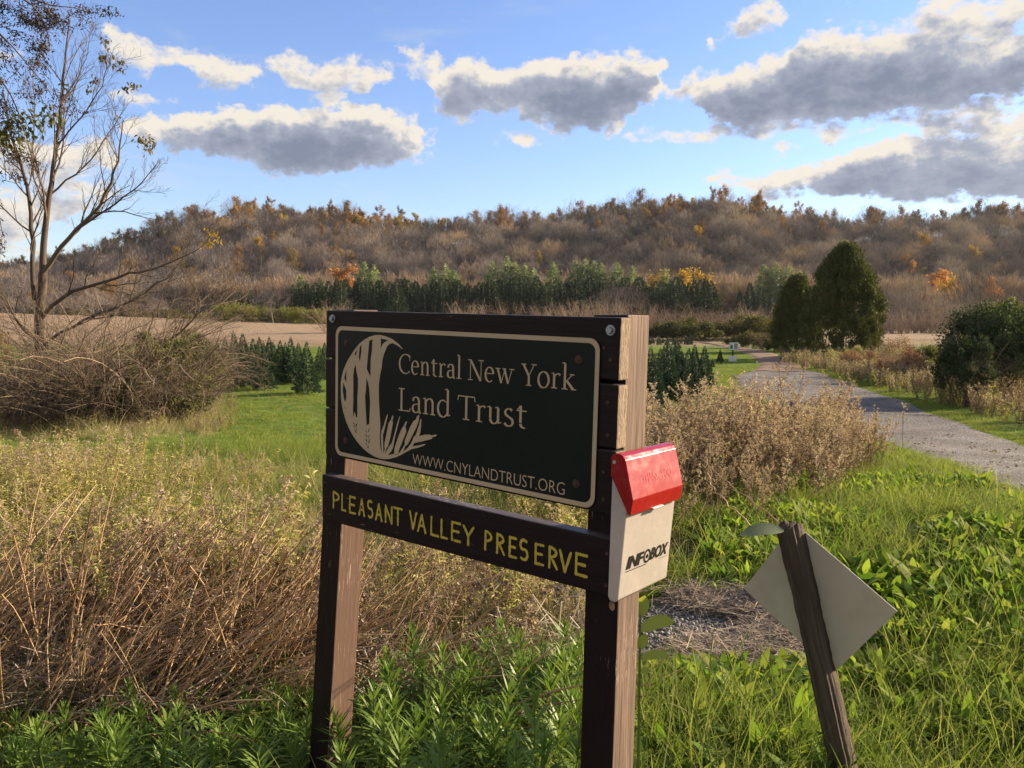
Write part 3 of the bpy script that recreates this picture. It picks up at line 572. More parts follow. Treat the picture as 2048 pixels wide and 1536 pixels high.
# ------------------------------------------------------------------ brochure box on the post side
def plastic(name, col, rough, trans, scr=.0):
    m, nt = new_mat(name); f = noise(nt, 14, 6, .7); c = mixc(nt, math_n(nt, 'MULTIPLY', mapr(nt, f, .5, .8), scr), col, tuple(min(1, x*1.25+.08) for x in col))
    p = nn(nt, 'ShaderNodeBsdfPrincipled', inp={'Roughness': rough, 'Specular IOR Level': .6, 'Coat Weight': .25, 'Coat Roughness': .15}); nt.links.new(c, p.inputs['Base Color'])
    rr = mapr(nt, noise(nt, 40, 6, .7), .3, .75, rough*.6, rough*1.5); nt.links.new(rr, p.inputs['Roughness'])
    t = nn(nt, 'ShaderNodeBsdfTranslucent'); nt.links.new(c, t.inputs[0]); ms = nn(nt, 'ShaderNodeMixShader'); ms.inputs[0].default_value = trans
    nt.links.new(p.outputs[0], ms.inputs[1]); nt.links.new(t.outputs[0], ms.inputs[2]); 
    b = nn(nt, 'ShaderNodeBump', inp={'Strength': 1., 'Distance': .004}); nt.links.new(noise(nt, 9, 2, .5), b.inputs['Height']); nt.links.new(b.outputs[0], p.inputs['Normal'])
    out(nt, ms.outputs[0]); return m
M_white = plastic('milky_plastic', (.56,.51,.47), .3, .3, .45); M_red = plastic('red_plastic', (.36,.008,.012), .25, .2, .10)
M_ink = plain_mat('black_ink', [(.008,.008,.008),(.012,.012,.012)], 5, .4)
M_emb = plastic('embossed_red', (.58,.06,.06), .3, .1)
bpos = sw(.965, .09, -.555); boxt = frame_thing('brochure_box', 'white plastic brochure box with red lid and black print on the right post', 'brochure box', bpos)
bo = np.array([.965, .09, -.555])
BY0, BY1 = -.012, .196
prof = [(.946,.255),(.946,.546),(.951,.5545),(.964,.5555),(.971,.549),(.984,.36),(.99,.31),(.978,.25)]
V, Fc = solid(prof, BY0, BY1)
bm_obj('body', V, Fc, [M_white], boxt, bo, .0025)
def hollow_front(): pass
lid = [(.9445,.285),(.9445,.247),(.949,.240),(.957,.2365),(.966,.237),(.973,.241),(.979,.249),(1.0005,.329),(.9955,.362),(.991,.3622)]
V, Fc = solid(lid, BY0-.003, BY1+.003); lido = bm_obj('lid', V, Fc, [M_red], boxt, bo, .0012)
V, Fc = solid([(.995,.361),(.9995,.3625),(.9985,.3655),(.994,.365)], .075, .118); bm_obj('latch', V, Fc, [M_white], lido, bo)
B = [[], []]; disc(B, .9525, .256, BY0-.003, BY0-.0046, .0042, .0038, 16); bm_obj('pivot_pin', B[0], B[1], [M_white], lido, bo)
fx_ = lambda v: .971+(.549-v)/(.549-.36)*(.984-.971)
onbox = lambda a, b, l: (fx_(b)+.0009+l, a, -b)
ib = Flat(onbox)
def addfont(fl, txt, x0, x1, v0, v1, f, tilt=0., **k):
    Vv, Ff = font_flat(txt, lambda x, v, l: f(x, v+tilt*(x-x0), l), x0, x1, v0, v1, **k); b = len(fl.V); fl.V += Vv; fl.F += [tuple(b+i for i in q) for q in Ff]; fl.M += [0]*len(Ff)
addfont(ib, 'INF', .008, .080, .459, .487, onbox, .02, shear=.25, off=.035)
addfont(ib, 'BOX', .107, .186, .460, .488, onbox, .02, shear=.25, off=.035)
ib.band([(.094+.0125*math.cos(a)+.0, .475+.0135*math.sin(a)) for a in np.linspace(0, 2*math.pi, 25)], .0022, 0); ib.poly([(.094+.0045*math.cos(a), .4755+.0050*math.sin(a)) for a in np.linspace(0, 2*math.pi, 13)[:-1]], .0001)
ib.band(dens([(.008,.4915),(.092,.4930)], 20), .0009); ib.band(dens([(.150,.4935),(.188,.4945)], 8), .0004)
ib.build('lettering', M_ink, boxt, bo)
lx = lambda v: .979+(v-.249)/(.329-.249)*(1.0005-.979)
onlid = lambda a, b, l: (lx(b)+.0012+l, a, -b)
te = Flat(onlid); addfont(te, 'THANK YOU!', .036, .163, .284, .302, onlid, .0, off=-.02); te.build('embossed_lettering', M_emb, lido, bo)
# ------------------------------------------------------------------ diamond plate on a leaning post, seen from the back
DN = cam2world(norm(np.array([.726,-.318,.609]))); DX = cam2world(norm(np.array([.647,.616,-.449]))); DX = norm(DX-DN*(DX@DN)); DY = np.cross(DN, DX)*1.0
if DY[2] > 0: DY = -DY
DC = EYE+cam2world(np.array([.928,.660,2.45]))
def on_plane(x, y, off):
    d = ray(x, y); o = DC-DN*off; return EYE+d*((o-EYE)@DN)/(d@DN)
pA = on_plane(1577, 1056, .031); pB = on_plane(1687, 1540, .031); ax = norm(pB-pA)
tt = 0.
while (pA+ax*tt)[2] > h(*(pA+ax*tt)[:2])-.0: tt += .01
foot = pA+ax*tt; PL = tt+.25
dsign = thing('trail_marker', 'grey square plate hung as a diamond on a leaning split post, seen from its back', 'sign', foot)
M_plate = plain_mat('painted_plate', [(.50,.46,.39),(.60,.56,.48),(.62,.58,.50)], 7, .55, spec=.4, pos=[.25,.5,.8])
M_split = plain_mat('split_wood', [(.03,.024,.020),(.105,.083,.066),(.24,.20,.165)], 26, .95, .012, stretch=(3, 3, .18), bscale=40)
nn_, ks = 26, 60
th = np.arange(nn_)*2*np.pi/nn_; A1 = norm(np.cross(ax, DN)); A2 = DN
prf = 1/np.maximum(np.abs(np.cos(th))/.0295, np.abs(np.sin(th))/.027)*.97
gro = rng.normal(0, .0022, nn_)+np.where(rng.random(nn_) < .18, -.006, 0)
Vs = []
wob = np.cumsum(rng.normal(0, .0006, (ks, 2)), axis=0)
for k in range(ks):
    s_ = k/(ks-1)*PL; rr = prf+gro+rng.normal(0, .0007, nn_)+.0015*np.sin(s_*9+th*2); rr *= .98+.12*s_/PL; c = pA+ax*s_+A1*wob[k, 0]+A2*0
    if k == 0: c = c + 0
    ring = c[None]+A1[None]*(rr*np.cos(th))[:, None]+A2[None]*(rr*np.sin(th))[:, None]
    if k == 0: ring = ring-ax[None]*(rng.uniform(0, .02, nn_))[:, None]
    Vs.append(ring)
Vs = np.array(Vs).reshape(-1, 3); cc = len(Vs); Vs = np.concatenate([Vs, [pA+ax*.006]])
i = np.arange(ks-1)[:, None]*nn_+np.arange(nn_); j = np.arange(ks-1)[:, None]*nn_+(np.arange(nn_)+1) % nn_
Q = np.stack([i, j, j+nn_, i+nn_], -1).reshape(-1, 4); k_ = np.arange(nn_); Q = np.concatenate([Q, np.stack([np.full(nn_, cc), (k_+1) % nn_, k_, k_], -1)])
# the wood grain runs along the post: build in the post's own axes
RM = np.column_stack([A1, A2, -ax]); g = G().add((Vs-foot)@RM, Q); po = obj('post', g.mesh('post', M_split), dsign); po.rotation_euler = Matrix(RM.tolist()).to_euler()
S_ = .18; cor = [DC+DX*a+DY*b for a, b in ((-S_,-S_),(S_,-S_),(S_,S_),(-S_,S_))]; cor2 = [c+DN*.002 for c in cor]
bm_obj('plate', [tuple(c) for c in cor+cor2], [[0,1,2,3],[7,6,5,4],[0,4,5,1],[1,5,6,2],[2,6,7,3],[3,7,4,0]], [M_plate], dsign, foot, .0006)
bp = [on_plane(1631, 1107+q, .002) for q in (0, 5)]
# ------------------------------------------------------------------ scatter (stuff only): one object whose points carry instances
def scatter(name, variants, P, scl, rz=None, tilt=None, label=None, cat=None, seed=0):
    """variants: meshes; P (N,3); a single object of uncountable growth"""
    N = len(P)
    if N == 0: return None
    rs = np.random.default_rng(seed+11)
    if rz is None: rz = rs.uniform(0, 2*np.pi, N)
    rot = np.zeros((N, 3)); rot[:, 2] = rz
    if tilt is not None: rot[:, 0] = tilt[:, 0] if np.ndim(tilt) == 2 else rs.normal(0, tilt, N); rot[:, 1] = tilt[:, 1] if np.ndim(tilt) == 2 else rs.normal(0, tilt, N)
    me = bpy.data.meshes.new(name); me.vertices.add(N); me.vertices.foreach_set('co', np.asarray(P, np.float32).ravel())
    for nm, ty, val, key in (('rot', 'FLOAT_VECTOR', rot, 'vector'), ('scl', 'FLOAT', np.broadcast_to(scl, N), 'value'), ('idx', 'INT', rs.integers(0, len(variants), N), 'value')):
        at_ = me.attributes.new(nm, ty, 'POINT'); at_.data.foreach_set(key, np.ascontiguousarray(val, np.int32 if ty == 'INT' else np.float32).ravel())
    coll = bpy.data.collections.new(name+'_kinds')
    for k, vm in enumerate(variants):
        vo = bpy.data.objects.new('%s_kind' % name, vm); coll.objects.link(vo)
    ng = bpy.data.node_groups.new(name, 'GeometryNodeTree'); ng.interface.new_socket('Geometry', in_out='INPUT', socket_type='NodeSocketGeometry'); ng.interface.new_socket('Geometry', in_out='OUTPUT', socket_type='NodeSocketGeometry')
    a, b = ng.nodes.new('NodeGroupInput'), ng.nodes.new('NodeGroupOutput')
    ci = ng.nodes.new('GeometryNodeCollectionInfo'); ci.inputs['Collection'].default_value = coll; ci.inputs['Separate Children'].default_value = True; ci.inputs['Reset Children'].default_value = True
    ip = ng.nodes.new('GeometryNodeInstanceOnPoints'); ip.inputs['Pick Instance'].default_value = True
    def na_(n, t):
        q = ng.nodes.new('GeometryNodeInputNamedAttribute'); q.data_type = t; q.inputs['Name'].default_value = n; return q.outputs['Attribute']
    ng.links.new(a.outputs[0], ip.inputs['Points']); ng.links.new(ci.outputs[0], ip.inputs['Instance']); ng.links.new(na_('idx', 'INT'), ip.inputs['Instance Index'])
    ng.links.new(na_('rot', 'FLOAT_VECTOR'), ip.inputs['Rotation']); ng.links.new(na_('scl', 'FLOAT'), ip.inputs['Scale']); ng.links.new(ip.outputs[0], b.inputs[0])
    o = obj(name, me); md = o.modifiers.new('scatter', 'NODES'); md.node_group = ng
    return tag(o, label, cat, None, 'stuff')
def inroad(X, Y):
    # inside the drive or track?  ribbon test through the row nearest in Y of the sampled edges
    ins = np.zeros(len(X), bool)
    for L, Rr in ((roadL, roadR), ):
        poly = np.array(list(L)+list(Rr)[::-1]); n = len(poly); c = np.zeros(len(X), bool)
        for i in range(n):
            x1, y1 = poly[i]; x2, y2 = poly[(i+1) % n]
            hit = ((y1 > Y) != (y2 > Y)) & (X < (x2-x1)*(Y-y1)/((y2-y1) if y2 != y1 else 1e-9)+x1); c ^= hit
        ins |= c
    return ins
def pts_wedge(n, r0, r1, u0=-.95, u1=.95, power=1.0, seed=1):
    rs = np.random.default_rng(seed); Y = (r0**(2-power)+rs.uniform(0, 1, n)*(r1**(2-power)-r0**(2-power)))**(1/(2-power)) if power != 2 else r0*(r1/r0)**rs.uniform(0, 1, n)
    X = rs.uniform(u0, u1, n)*Y; Z = h(X, Y); P = np.stack([X, Y, Z], 1); px, py = to_px(P); return P, px, py, rs
# ---- small plants
def grass_tuft(n, L, w, spread, bend, mats=0, up=(.75, 1.)):
    g = G(); a = rng.uniform(0, 2*np.pi, n); rr = spread*np.sqrt(rng.uniform(0, 1, n)); P = np.stack([rr*np.cos(a), rr*np.sin(a), np.full(n, -.01)], 1)
    D = rand_dirs(n, *up); return strips(g, P, D, L*rng.uniform(.45, 1.1, n), w*rng.uniform(.6, 1.2, n), [1, .95, .8, .5, .06], bend*rng.uniform(.3, 1.4, n))
V_long = [grass_tuft(34, l, .0055, .09, 1.3, up=(.6, 1)).mesh('grass_tuft', M_grass) for l in (.24, .3, .36, .27)]
V_lawn = [grass_tuft(60, .085, .006, .16, .9, up=(.4, 1)).mesh('lawn_tuft', M_lawn) for _ in range(3)]
V_dry = [grass_tuft(30, l, .0045, .1, 1.0, up=(.6, 1)).mesh('dry_tuft', M_dryg) for l in (.3, .4, .5)]
def herb(hgt, nleaf, lw, ll, mleaf, mstem, plume=0, mpl=None, lean=.12, droop=.6, nst=3, tl=.35):
    g = G()
    for _ in range(nst):
        a = rng.uniform(0, 2*np.pi); b0 = np.array([.05*math.cos(a), .05*math.sin(a), -.02]); H_ = hgt*rng.uniform(.7, 1.1)
        top = b0+np.array([rng.normal(0, lean)*H_, rng.normal(0, lean)*H_, H_]); k = 7
        P = np.linspace(b0, top, k)+np.concatenate([[[0, 0, 0]], rng.normal(0, .008, (k-1, 3))]); tubes(g, P[None], np.linspace(.0035, .0012, k)[None], 3, 1)
        t = rng.uniform(.15, 1., nleaf); i = np.minimum((t*(k-1)).astype(int), k-2); f = t*(k-1)-i; B = P[i]*(1-f[:, None])+P[i+1]*f[:, None]
        strips(g, B, rand_dirs(nleaf, -.2, .8), ll*rng.uniform(.5, 1.2, nleaf), lw*rng.uniform(.6, 1.2, nleaf), [.3, 1, .8, .08], droop*rng.uniform(.2, 2, nleaf), 0)
        if plume:
            P2, R2 = grow(P[None, 3:], np.full((1, k-3), .002), 7, .2, 1., tl, .75, .12, .2, 5, .6)
            tubes(g, P2, R2, 3, 1); n = plume; ii = rng.integers(0, len(P2), n); tt = rng.uniform(.15, 1, n)*4; i = np.minimum(tt.astype(int), 3); f = (tt-i)[:, None]
            B = P2[ii, i]*(1-f)+P2[ii, i+1]*f+rng.normal(0, .006, (n, 3)); strips(g, B, rand_dirs(n, -.3, 1), rng.uniform(.008, .02, n), rng.uniform(.006, .012, n), [.5, 1, .5], .3, 2)
    return g.mesh('herb', [mleaf, mstem]+([mpl] if mpl else []))
M_dstem = leaf_mat('dark_stem', [(.07,.042,.03),(.14,.088,.06),(.22,.15,.11)], 0, .8)
V_dgold = [herb(hh, 40, .010, .05, M_dead, M_dstem, 200, M_fluff) for hh in (.8, .9, 1., .75)]
V_herb = [herb(hh, 46, .011, .055, M_mead, M_stalk, 0) for hh in (.5, .62, .72)] + [herb(.7, 40, .010, .05, M_mead, M_stalk, 110, M_fluff)]
V_browns = [herb(.5, 60, .010, .045, M_dead, M_dstem, 40, M_fluff, .35, 1.0) for _ in range(3)]
def rosette(n, L, w, m, lift=(.1, .8)):  # ovate leaves
    g = G(); a = rng.uniform(0, 2*np.pi, n); P = np.stack([.03*np.cos(a), .03*np.sin(a), rng.uniform(0, .06, n)], 1); el_ = rng.uniform(*lift, n)
    D = np.stack([np.cos(a)*np.cos(el_), np.sin(a)*np.cos(el_), np.sin(el_)], 1); S = np.stack([-np.sin(a), np.cos(a), rng.normal(0, .25, n)], 1)
    strips(g, P, D, L*rng.uniform(.5, 1.1, n), w*rng.uniform(.7, 1.1, n), [.14, .3, .85, 1, .9, .55, .05], rng.uniform(.5, 2.2, n), 0, norm(S)); return g.mesh('broad_leaf_weed', m)
V_broad = [rosette(17, l, w, M_weed, (.15, 1.3)) for l, w in ((.15, .040), (.12, .043), (.165, .032), (.13, .046))]
# ---- shrubs and trees
def bare_shrub(hh, spread, ns=9, n1=9, n2=7, droop=.5, rad=.018, mb=0):
    g = G(); P = []
    for _ in range(ns):
        a = rng.uniform(0, 2*np.pi); d = np.array([math.cos(a)*spread, math.sin(a)*spread, 1.]); d /= np.linalg.norm(d); p = np.array([.15*math.cos(a), .15*math.sin(a), -.05]); L = hh*rng.uniform(.8, 1.3); q = [p]
        for k in range(9):
            d = d+np.array([0, 0, -droop*.14*(k > 1)])+rng.normal(0, .09, 3); d /= np.linalg.norm(d); p = p+d*L/9; q.append(p)
        P.append(q)
    P = np.array(P); Rr = rad*np.linspace(1, .3, 10)[None]*rng.uniform(.6, 1.3, (ns, 1)); tubes(g, P, Rr, 5)
    P1, R1 = grow(P, Rr, n1, .15, 1, .45, .8, .22, -.05, 6, .55); tubes(g, P1, R1, 3)
    P2, R2 = grow(P1, R1, n2, .1, 1, .5, .8, .3, -.05, 5, .6); tubes(g, P2, np.maximum(R2, .0022), 3)
    return g, P2
def leaf_on(g, P, n, L, w, m, dz=(-.6, .8), bend=.4, spread=.03):
    ii = rng.integers(0, len(P), n); K = P.shape[1]; t = rng.uniform(.1, 1, n)*(K-1); i = np.minimum(t.astype(int), K-2); f = (t-i)[:, None]
    B = P[ii, i]*(1-f)+P[ii, i+1]*f+rng.normal(0, spread, (n, 3)); strips(g, B, rand_dirs(n, *dz), L*rng.uniform(.5, 1.2, n), w*rng.uniform(.6, 1.2, n), [.3, 1, .8, .1], bend, m)
def clumps(g, C, rad, n, L, w, m, up=.3, prof=(.4, 1, .5), flat=1.):
    N = len(C)*n; c = np.repeat(C, n, 0); r = np.repeat(np.broadcast_to(rad, len(C)), n); o = rand_dirs(N)*(rng.uniform(0, 1, N)**.4)[:, None]; o[:, 2] *= flat
    strips(g, c+o*r[:, None], norm(o+rand_dirs(N)*.9+np.array([0, 0, up])), L*rng.uniform(.5, 1.3, N), w*rng.uniform(.6, 1.2, N), list(prof), .2, m)
def tree_bones(hh, n1=12, n2=8, lo=.3, ang=.75, lenf=.42, up=.35, r=.24, jit=.14, tops=2):
    g = G(); P = []
    k = 8; p = np.array([0, 0, -.3]); d = np.array([rng.normal(0, .05), rng.normal(0, .05), 1.]); q = [p]
    for _ in range(k-1): d = norm(d+rng.normal(0, .05, 3)+np.array([0, 0, .05])); p = p+d*hh*.95/(k-1); q.append(p)
    P = np.array([q]); Rr = r*np.linspace(1, .15, k)[None]; tubes(g, P, Rr, 6)
    P1, R1 = grow(P, Rr, n1, lo, 1, lenf, ang, jit, up, 7, .6, taperlen=.55); tubes(g, P1, R1, 4)
    P2, R2 = grow(P1, R1, n2, .2, 1, .45, .7, .18, up*.6, 5, .6); tubes(g, P2, R2, 3)
    return g, P, P1, P2, R2
def far_bare(hh, wide=.45, m=0):
    g, P, P1, P2, R2 = tree_bones(hh, 13, 8, .22, .8, wide, .45, .14)
    P3, R3 = grow(P2, R2, 7, .1, 1, .55, .7, .2, .3, 4, .6)
    S = norm(np.cross(P3[:, -1]-P3[:, 0], rand_dirs(len(P3))))
    strips(g, P3[:, 0], norm(P3[:, -1]-P3[:, 0]), np.linalg.norm(P3[:, -1]-P3[:, 0], axis=1)*1.1, .06, [1, .7, .3], 0, 1)
    n = 1500; o = rand_dirs(n, -.15, 1); r_ = rng.uniform(.6, 1, n)**.5; lump = 1+.22*np.sin(o[:, 0]*9+o[:, 2]*6)+.2*np.sin(o[:, 1]*11+1+o[:, 2]*5)
    q = o*np.array([wide*hh*1.0, wide*hh*1.0, hh*.42])*(r_*lump)[:, None]+np.array([0, 0, hh*.60])
    strips(g, q, norm(o*.6+rand_dirs(n)*.35+np.array([0, 0, 1.1])), rng.uniform(.6, 1.5, n), rng.uniform(.03, .065, n), [1, .8, .3], 0, 1)
    return g, P3
def far_leafy(hh, m, lo=.3, n=1500, L=.42, w=.34, wide=.4):
    g, P, P1, P2, R2 = tree_bones(hh, 12, 7, lo, .75, wide, .4, .16)
    leaf_on(g, P2, n, L, w, 1, spread=.35); return g
def conifer(hh, rbase, n, L, w, droop=-.1, lo=.04, p=1., upl=.3, g=None, m=1, wob=.12, trunk=.1, vol=.55):
    g = g or G(); tubes(g, np.linspace([0, 0, -.2], [0, 0, hh*.97], 6)[None], np.linspace(trunk, trunk*.1, 6)[None], 6, 0)
    z = lo+(1-lo)*(1-np.sqrt(rng.uniform(0, 1, n)))**p; z = np.clip(z, lo, .995); a = rng.uniform(0, 2*np.pi, n)
    lev = 1+wob*np.sin(z*60+np.sin(a*3)*1.5)+wob*np.sin(a*5+z*20)
    rr = rbase*(1-z)**(.95 if hh < 3 else .85)*lev*(vol+(1-vol)*np.sqrt(rng.uniform(0, 1, n)))
    Pp = np.stack([rr*np.cos(a), rr*np.sin(a), z*hh], 1); D = np.stack([np.cos(a), np.sin(a), np.full(n, upl)], 1)+rng.normal(0, .35, (n, 3))
    strips(g, Pp, D, L*rng.uniform(.5, 1.2, n)*(1-.5*z), w*rng.uniform(.6, 1.2, n), [.8, 1, .12], droop, m)
    strips(g, np.array([[0, 0, hh*.93]]*5), rand_dirs(5, .9, 1), hh*.07, w*.6, [1, .6, .1], 0, m); return g
# ------------------------------------------------------------------ far hill: rows of trees
def up_h(x, y, Y):                  # height above ground of the sight line through a photograph pixel at distance Y
    p = at(x, y, Y); return p, p[2]-float(h(p[0], p[1]))
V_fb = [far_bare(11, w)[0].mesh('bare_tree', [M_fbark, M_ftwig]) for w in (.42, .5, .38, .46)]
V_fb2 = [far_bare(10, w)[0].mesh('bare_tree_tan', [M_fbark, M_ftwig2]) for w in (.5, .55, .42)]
V_rust = [far_leafy(17, 1, .25, 2400, wide=.45).mesh('rust_tree', [M_fbark, M_rust]) for _ in range(4)]
V_ridge = []
for _ in range(4):
    g, P3 = far_bare(16.5, .42); leaf_on(g, P3, 2000, .5, .34, 2, spread=.5); V_ridge.append(g.mesh('ridge_tree', [M_fbark, M_ftwig, M_rust]))
V_mgold = [far_leafy(15, 1, .25, 2200, wide=.42).mesh('gold_brown_tree', [M_fbark, M_gold2]) for _ in range(3)]
V_oliv = [far_leafy(13, 1, .25, 2400).mesh('olive_tree', [M_fbark, M_olive]) for _ in range(2)]
V_yell = [far_leafy(10, 1, .2, 1500, .38, .3, .45).mesh('yellow_tree', [M_fbark, M_yel]) for _ in range(2)]
V_oran = [far_leafy(10, 1, .2, 1500, .38, .3, .45).mesh('orange_tree', [M_fbark, M_org]) for _ in range(2)]
V_pine = [conifer(16, 3.2, 2600, .9, .22, .1, .18, .8, .35, wob=.3, trunk=.2, vol=.25).mesh('pine', [M_fbark, M_pine]) for _ in range(3)]
V_ced = [conifer(13, rb, 3200, .7, .24, .1, .10, .75, .4, wob=.2, trunk=.18).mesh('cedar', [M_fbark, M_dkg]) for rb in (2.1, 2.7, 3.1)]
rs = np.random.default_rng(5)
hp = []
for Y in np.arange(288, 512, 7.6):
    xs = np.arange(-.95*Y, .95*Y, 7.8)+rs.uniform(0, 7.8); n = len(xs); hp.append(np.stack([xs+rs.normal(0, 1.8, n), Y+rs.normal(0, 2.0, n)], 1))
hp = np.concatenate(hp); u = hp[:, 0]/hp[:, 1]; px = 1024+F*u; cz = h(hp[:, 0], hp[:, 1])
ridge = hp[:, 1] > 466
gap = ridge & (rs.random(len(hp)) < np.where(((px > 870) & (px < 960)) | (px > 1560), .42, .05)) & (hp[:, 1] > 480); hp, ridge, px, cz, u = hp[~gap], ridge[~gap], px[~gap], cz[~gap], u[~gap]
dens_r = rs.random(len(hp)); N_ = len(hp)
typ = np.zeros(N_, int)
typ[ridge] = np.where(dens_r[ridge] < .50, 3, np.where(dens_r[ridge] < .68, 2, np.where(dens_r[ridge] < .76, 5, 0)))
lr = ridge & (px < 900); typ[lr] = np.where(dens_r[lr] < .28, 3, np.where(dens_r[lr] < .55, 2, np.where(dens_r[lr] < .8, 5, np.where(dens_r[lr] < .93, 4, 0))))
leftz = (~ridge) & (px < 760); typ[leftz & (dens_r < .14)] = 2; typ[(~ridge) & (hp[:, 1] > 430) & (px < 860) & (dens_r > .5) & (dens_r < .72)] = 5; typ[(~ridge) & (hp[:, 1] > 435) & (px < 860) & (dens_r > .14) & (dens_r < .3)] = 2; typ[leftz & (dens_r > .93)] = 4; typ[(~ridge) & (dens_r < .03)] = 2; typ[(~ridge) & (dens_r > .12) & (dens_r < .14)] = 5; midr = (~ridge) & (hp[:, 1] > 400) & (px > 1150) & (px < 1560); typ[midr & (dens_r < .22)] = 2
sel = (~ridge) & (typ == 0) & (dens_r > .6) & (cz < 30); typ[sel] = 1
P3d = np.stack([hp[:, 0], hp[:, 1], cz-.1], 1); scl = rs.uniform(.62, 1.3, N_)*np.where(ridge, np.interp(px, [300, 1250, 1420, 1560, 2100], [1.0, 1.0, 1.05, .92, .95]), 1.)
scl = np.where((px < 300) & (hp[:, 1] > 380), scl*.8, scl)
# low growth under the crest trees, open where the sky shows between the trunks
for Y in (458, 468, 478, 488):
    xs = np.arange(-.7*Y, .72*Y, 6.5); xs = xs+rs.uniform(-2.5, 2.5, len(xs)); pq = 1024+F*xs/Y; op = ((pq > 870) & (pq < 975)) | ((pq > 1560) & (np.sin(pq*.045) > .1)) | ((pq > 620) & (pq < 660)); xs = xs[~op]; n = len(xs)
    Yn = Y+rs.normal(0, 3, n); P3d = np.concatenate([P3d, np.stack([xs, Yn, h(xs, Yn)-.1], 1)]); hp = np.concatenate([hp, np.stack([xs, Yn], 1)]); scl = np.concatenate([scl, rs.uniform(.45, .8, n)]); typ = np.concatenate([typ, np.zeros(n, int)]); px = np.concatenate([px, pq[~op]]); ridge = np.concatenate([ridge, np.zeros(n, bool)])
N_ = len(hp)
kinds = {0: (V_fb, 'bare_tree', 'grey leafless tree on the wooded hillside', 'leafless trees covering the hillside'), 1: (V_fb2, 'tan_bare_tree', 'pale tan leafless tree on the lower hillside', 'pale leafless trees on the lower hillside')}
order = np.argsort(hp[:, 1])
for k, (vs, nm, lb, gr) in kinds.items():
    idx = [i for i in order if typ[i] == k and -60 < px[i] < 2110][:(200 if k == 0 else 90)]
    first = {}
    for i in idx:
        v = int(rs.integers(0, len(vs))); o = obj(nm, vs[v]); o.location = P3d[i]; o.rotation_euler = (0, 0, rs.uniform(0, 6.28)); o.scale = (scl[i],)*3; tag(o, lb, 'tree', gr)
        typ[i] = -1
vis = np.ones(N_, bool)
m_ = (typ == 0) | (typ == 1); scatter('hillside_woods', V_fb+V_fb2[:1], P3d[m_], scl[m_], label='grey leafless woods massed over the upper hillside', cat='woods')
rr_ = [i for i in np.where(typ == 3)[0] if -40 < px[i] < 2090]; rs.shuffle(rr_)
for i in rr_[:260]:
    o = obj('ridge_tree', V_ridge[int(rs.integers(0, 4))]); o.location = P3d[i]; o.rotation_euler = (0, 0, rs.uniform(0, 6.28)); o.scale = (scl[i],)*3; tag(o, 'tall thin brown-leaved tree standing along the hill crest', 'tree', 'tall thin trees along the hill crest'); typ[i] = -1
m_ = typ == 3; scatter('crest_woods', V_ridge, P3d[m_], scl[m_], label='thin brown woods along the hill crest', cat='woods')
for k, vs, nm, lb, gr in ((2, V_rust, 'rust_tree', 'rust-brown leafy tree among the leafless hill trees', 'rust-brown trees on the hill'), (4, V_oliv, 'olive_tree', 'olive-green tree on the left end of the hill', 'olive trees on the left of the hill'), (5, V_mgold, 'gold_brown_tree', 'gold-brown leafy tree on or near the hill crest', 'gold-brown trees near the crest')):
    for i in np.where(typ == k)[0]:
        o = obj(nm, vs[int(rs.integers(0, len(vs)))]); o.location = P3d[i]; o.rotation_euler = (0, 0, rs.uniform(0, 6.28)); o.scale = (scl[i]*(.9 if ridge[i] else .62),)*3; tag(o, lb, 'tree', gr)
ZM = {}
def zmax(me):
    if me.name not in ZM:
        co = np.empty(len(me.vertices)*3, np.float32); me.vertices.foreach_get('co', co); ZM[me.name] = float(np.percentile(co[2::3], 99.7 if 'shrub' not in me.name and 'bush' not in me.name else 98))
    return ZM[me.name]
def put(vs, nm, x, ytop, Y, hmesh, label, group=None, wide=1., cat='tree'):
    p, hh = up_h(x, ytop, Y); vm = vs[int(rs.integers(0, len(vs)))]; s = hh/zmax(vm); o = obj(nm, vm); o.location = (p[0], p[1], float(h(p[0], p[1]))-.1); o.rotation_euler = (0, 0, rs.uniform(0, 6.28)); o.scale = (s*wide, s*wide, s); return tag(o, label, cat, group)
def hill_Y(x, ytop, H=14.5):
    Ys = np.linspace(290, 500, 211)
    for Yq in Ys:
        if up_h(x, ytop, Yq)[1] < H: return Yq
    return 490.
# single coloured trees one can point at
for a in ((520,474,400,1.3,'yellow tree high on the left hillside'),(586,494,390,1.5,'broad yellow-green tree on the left hillside'),(1857,462,440,1.0,'round yellow tree just below the right crest'),(1398,448,420,1.1,'gold tree in the middle of the hillside above the road'),(1425,535,262,.9,'tall golden tree behind the dark evergreens above the road'),(1365,537,275,1.1,'pale gold tree left of the tall golden tree'),(1295,540,280,1.0,'small yellow tree beside the pale pines'),(1958,488,400,.8,'small yellow tree on the right hillside'),(1880,552,225,.9,'yellow-green tree under the orange tree at right'),(570,425,470,1.1,'golden-olive tree at the top of the left crest'),(355,492,420,.9,'small orange-gold tree on the left slope')):
    put(V_yell, 'yellow_tree', a[0], a[1], hill_Y(a[0], a[1]) if a[2] > 290 else a[2], 10, a[4], None, a[3])
for a in ((690,530,275,1.5,'bright orange-red tree above the dark evergreens'),(1888,538,240,1.1,'bright orange tree at right of the big cedars'),(1850,556,236,1.0,'smaller orange tree left of the bright orange one'),(705,425,470,1.2,'orange tree on the left part of the crest'),(1985,553,240,.8,'faint orange tree near the right edge'),(1823,520,300,.7,'tiny orange tree left of the orange pair')):
    put(V_oran, 'orange_tree', a[0], a[1], hill_Y(a[0], a[1]) if a[2] > 290 else a[2], 10, a[4], None, a[3])
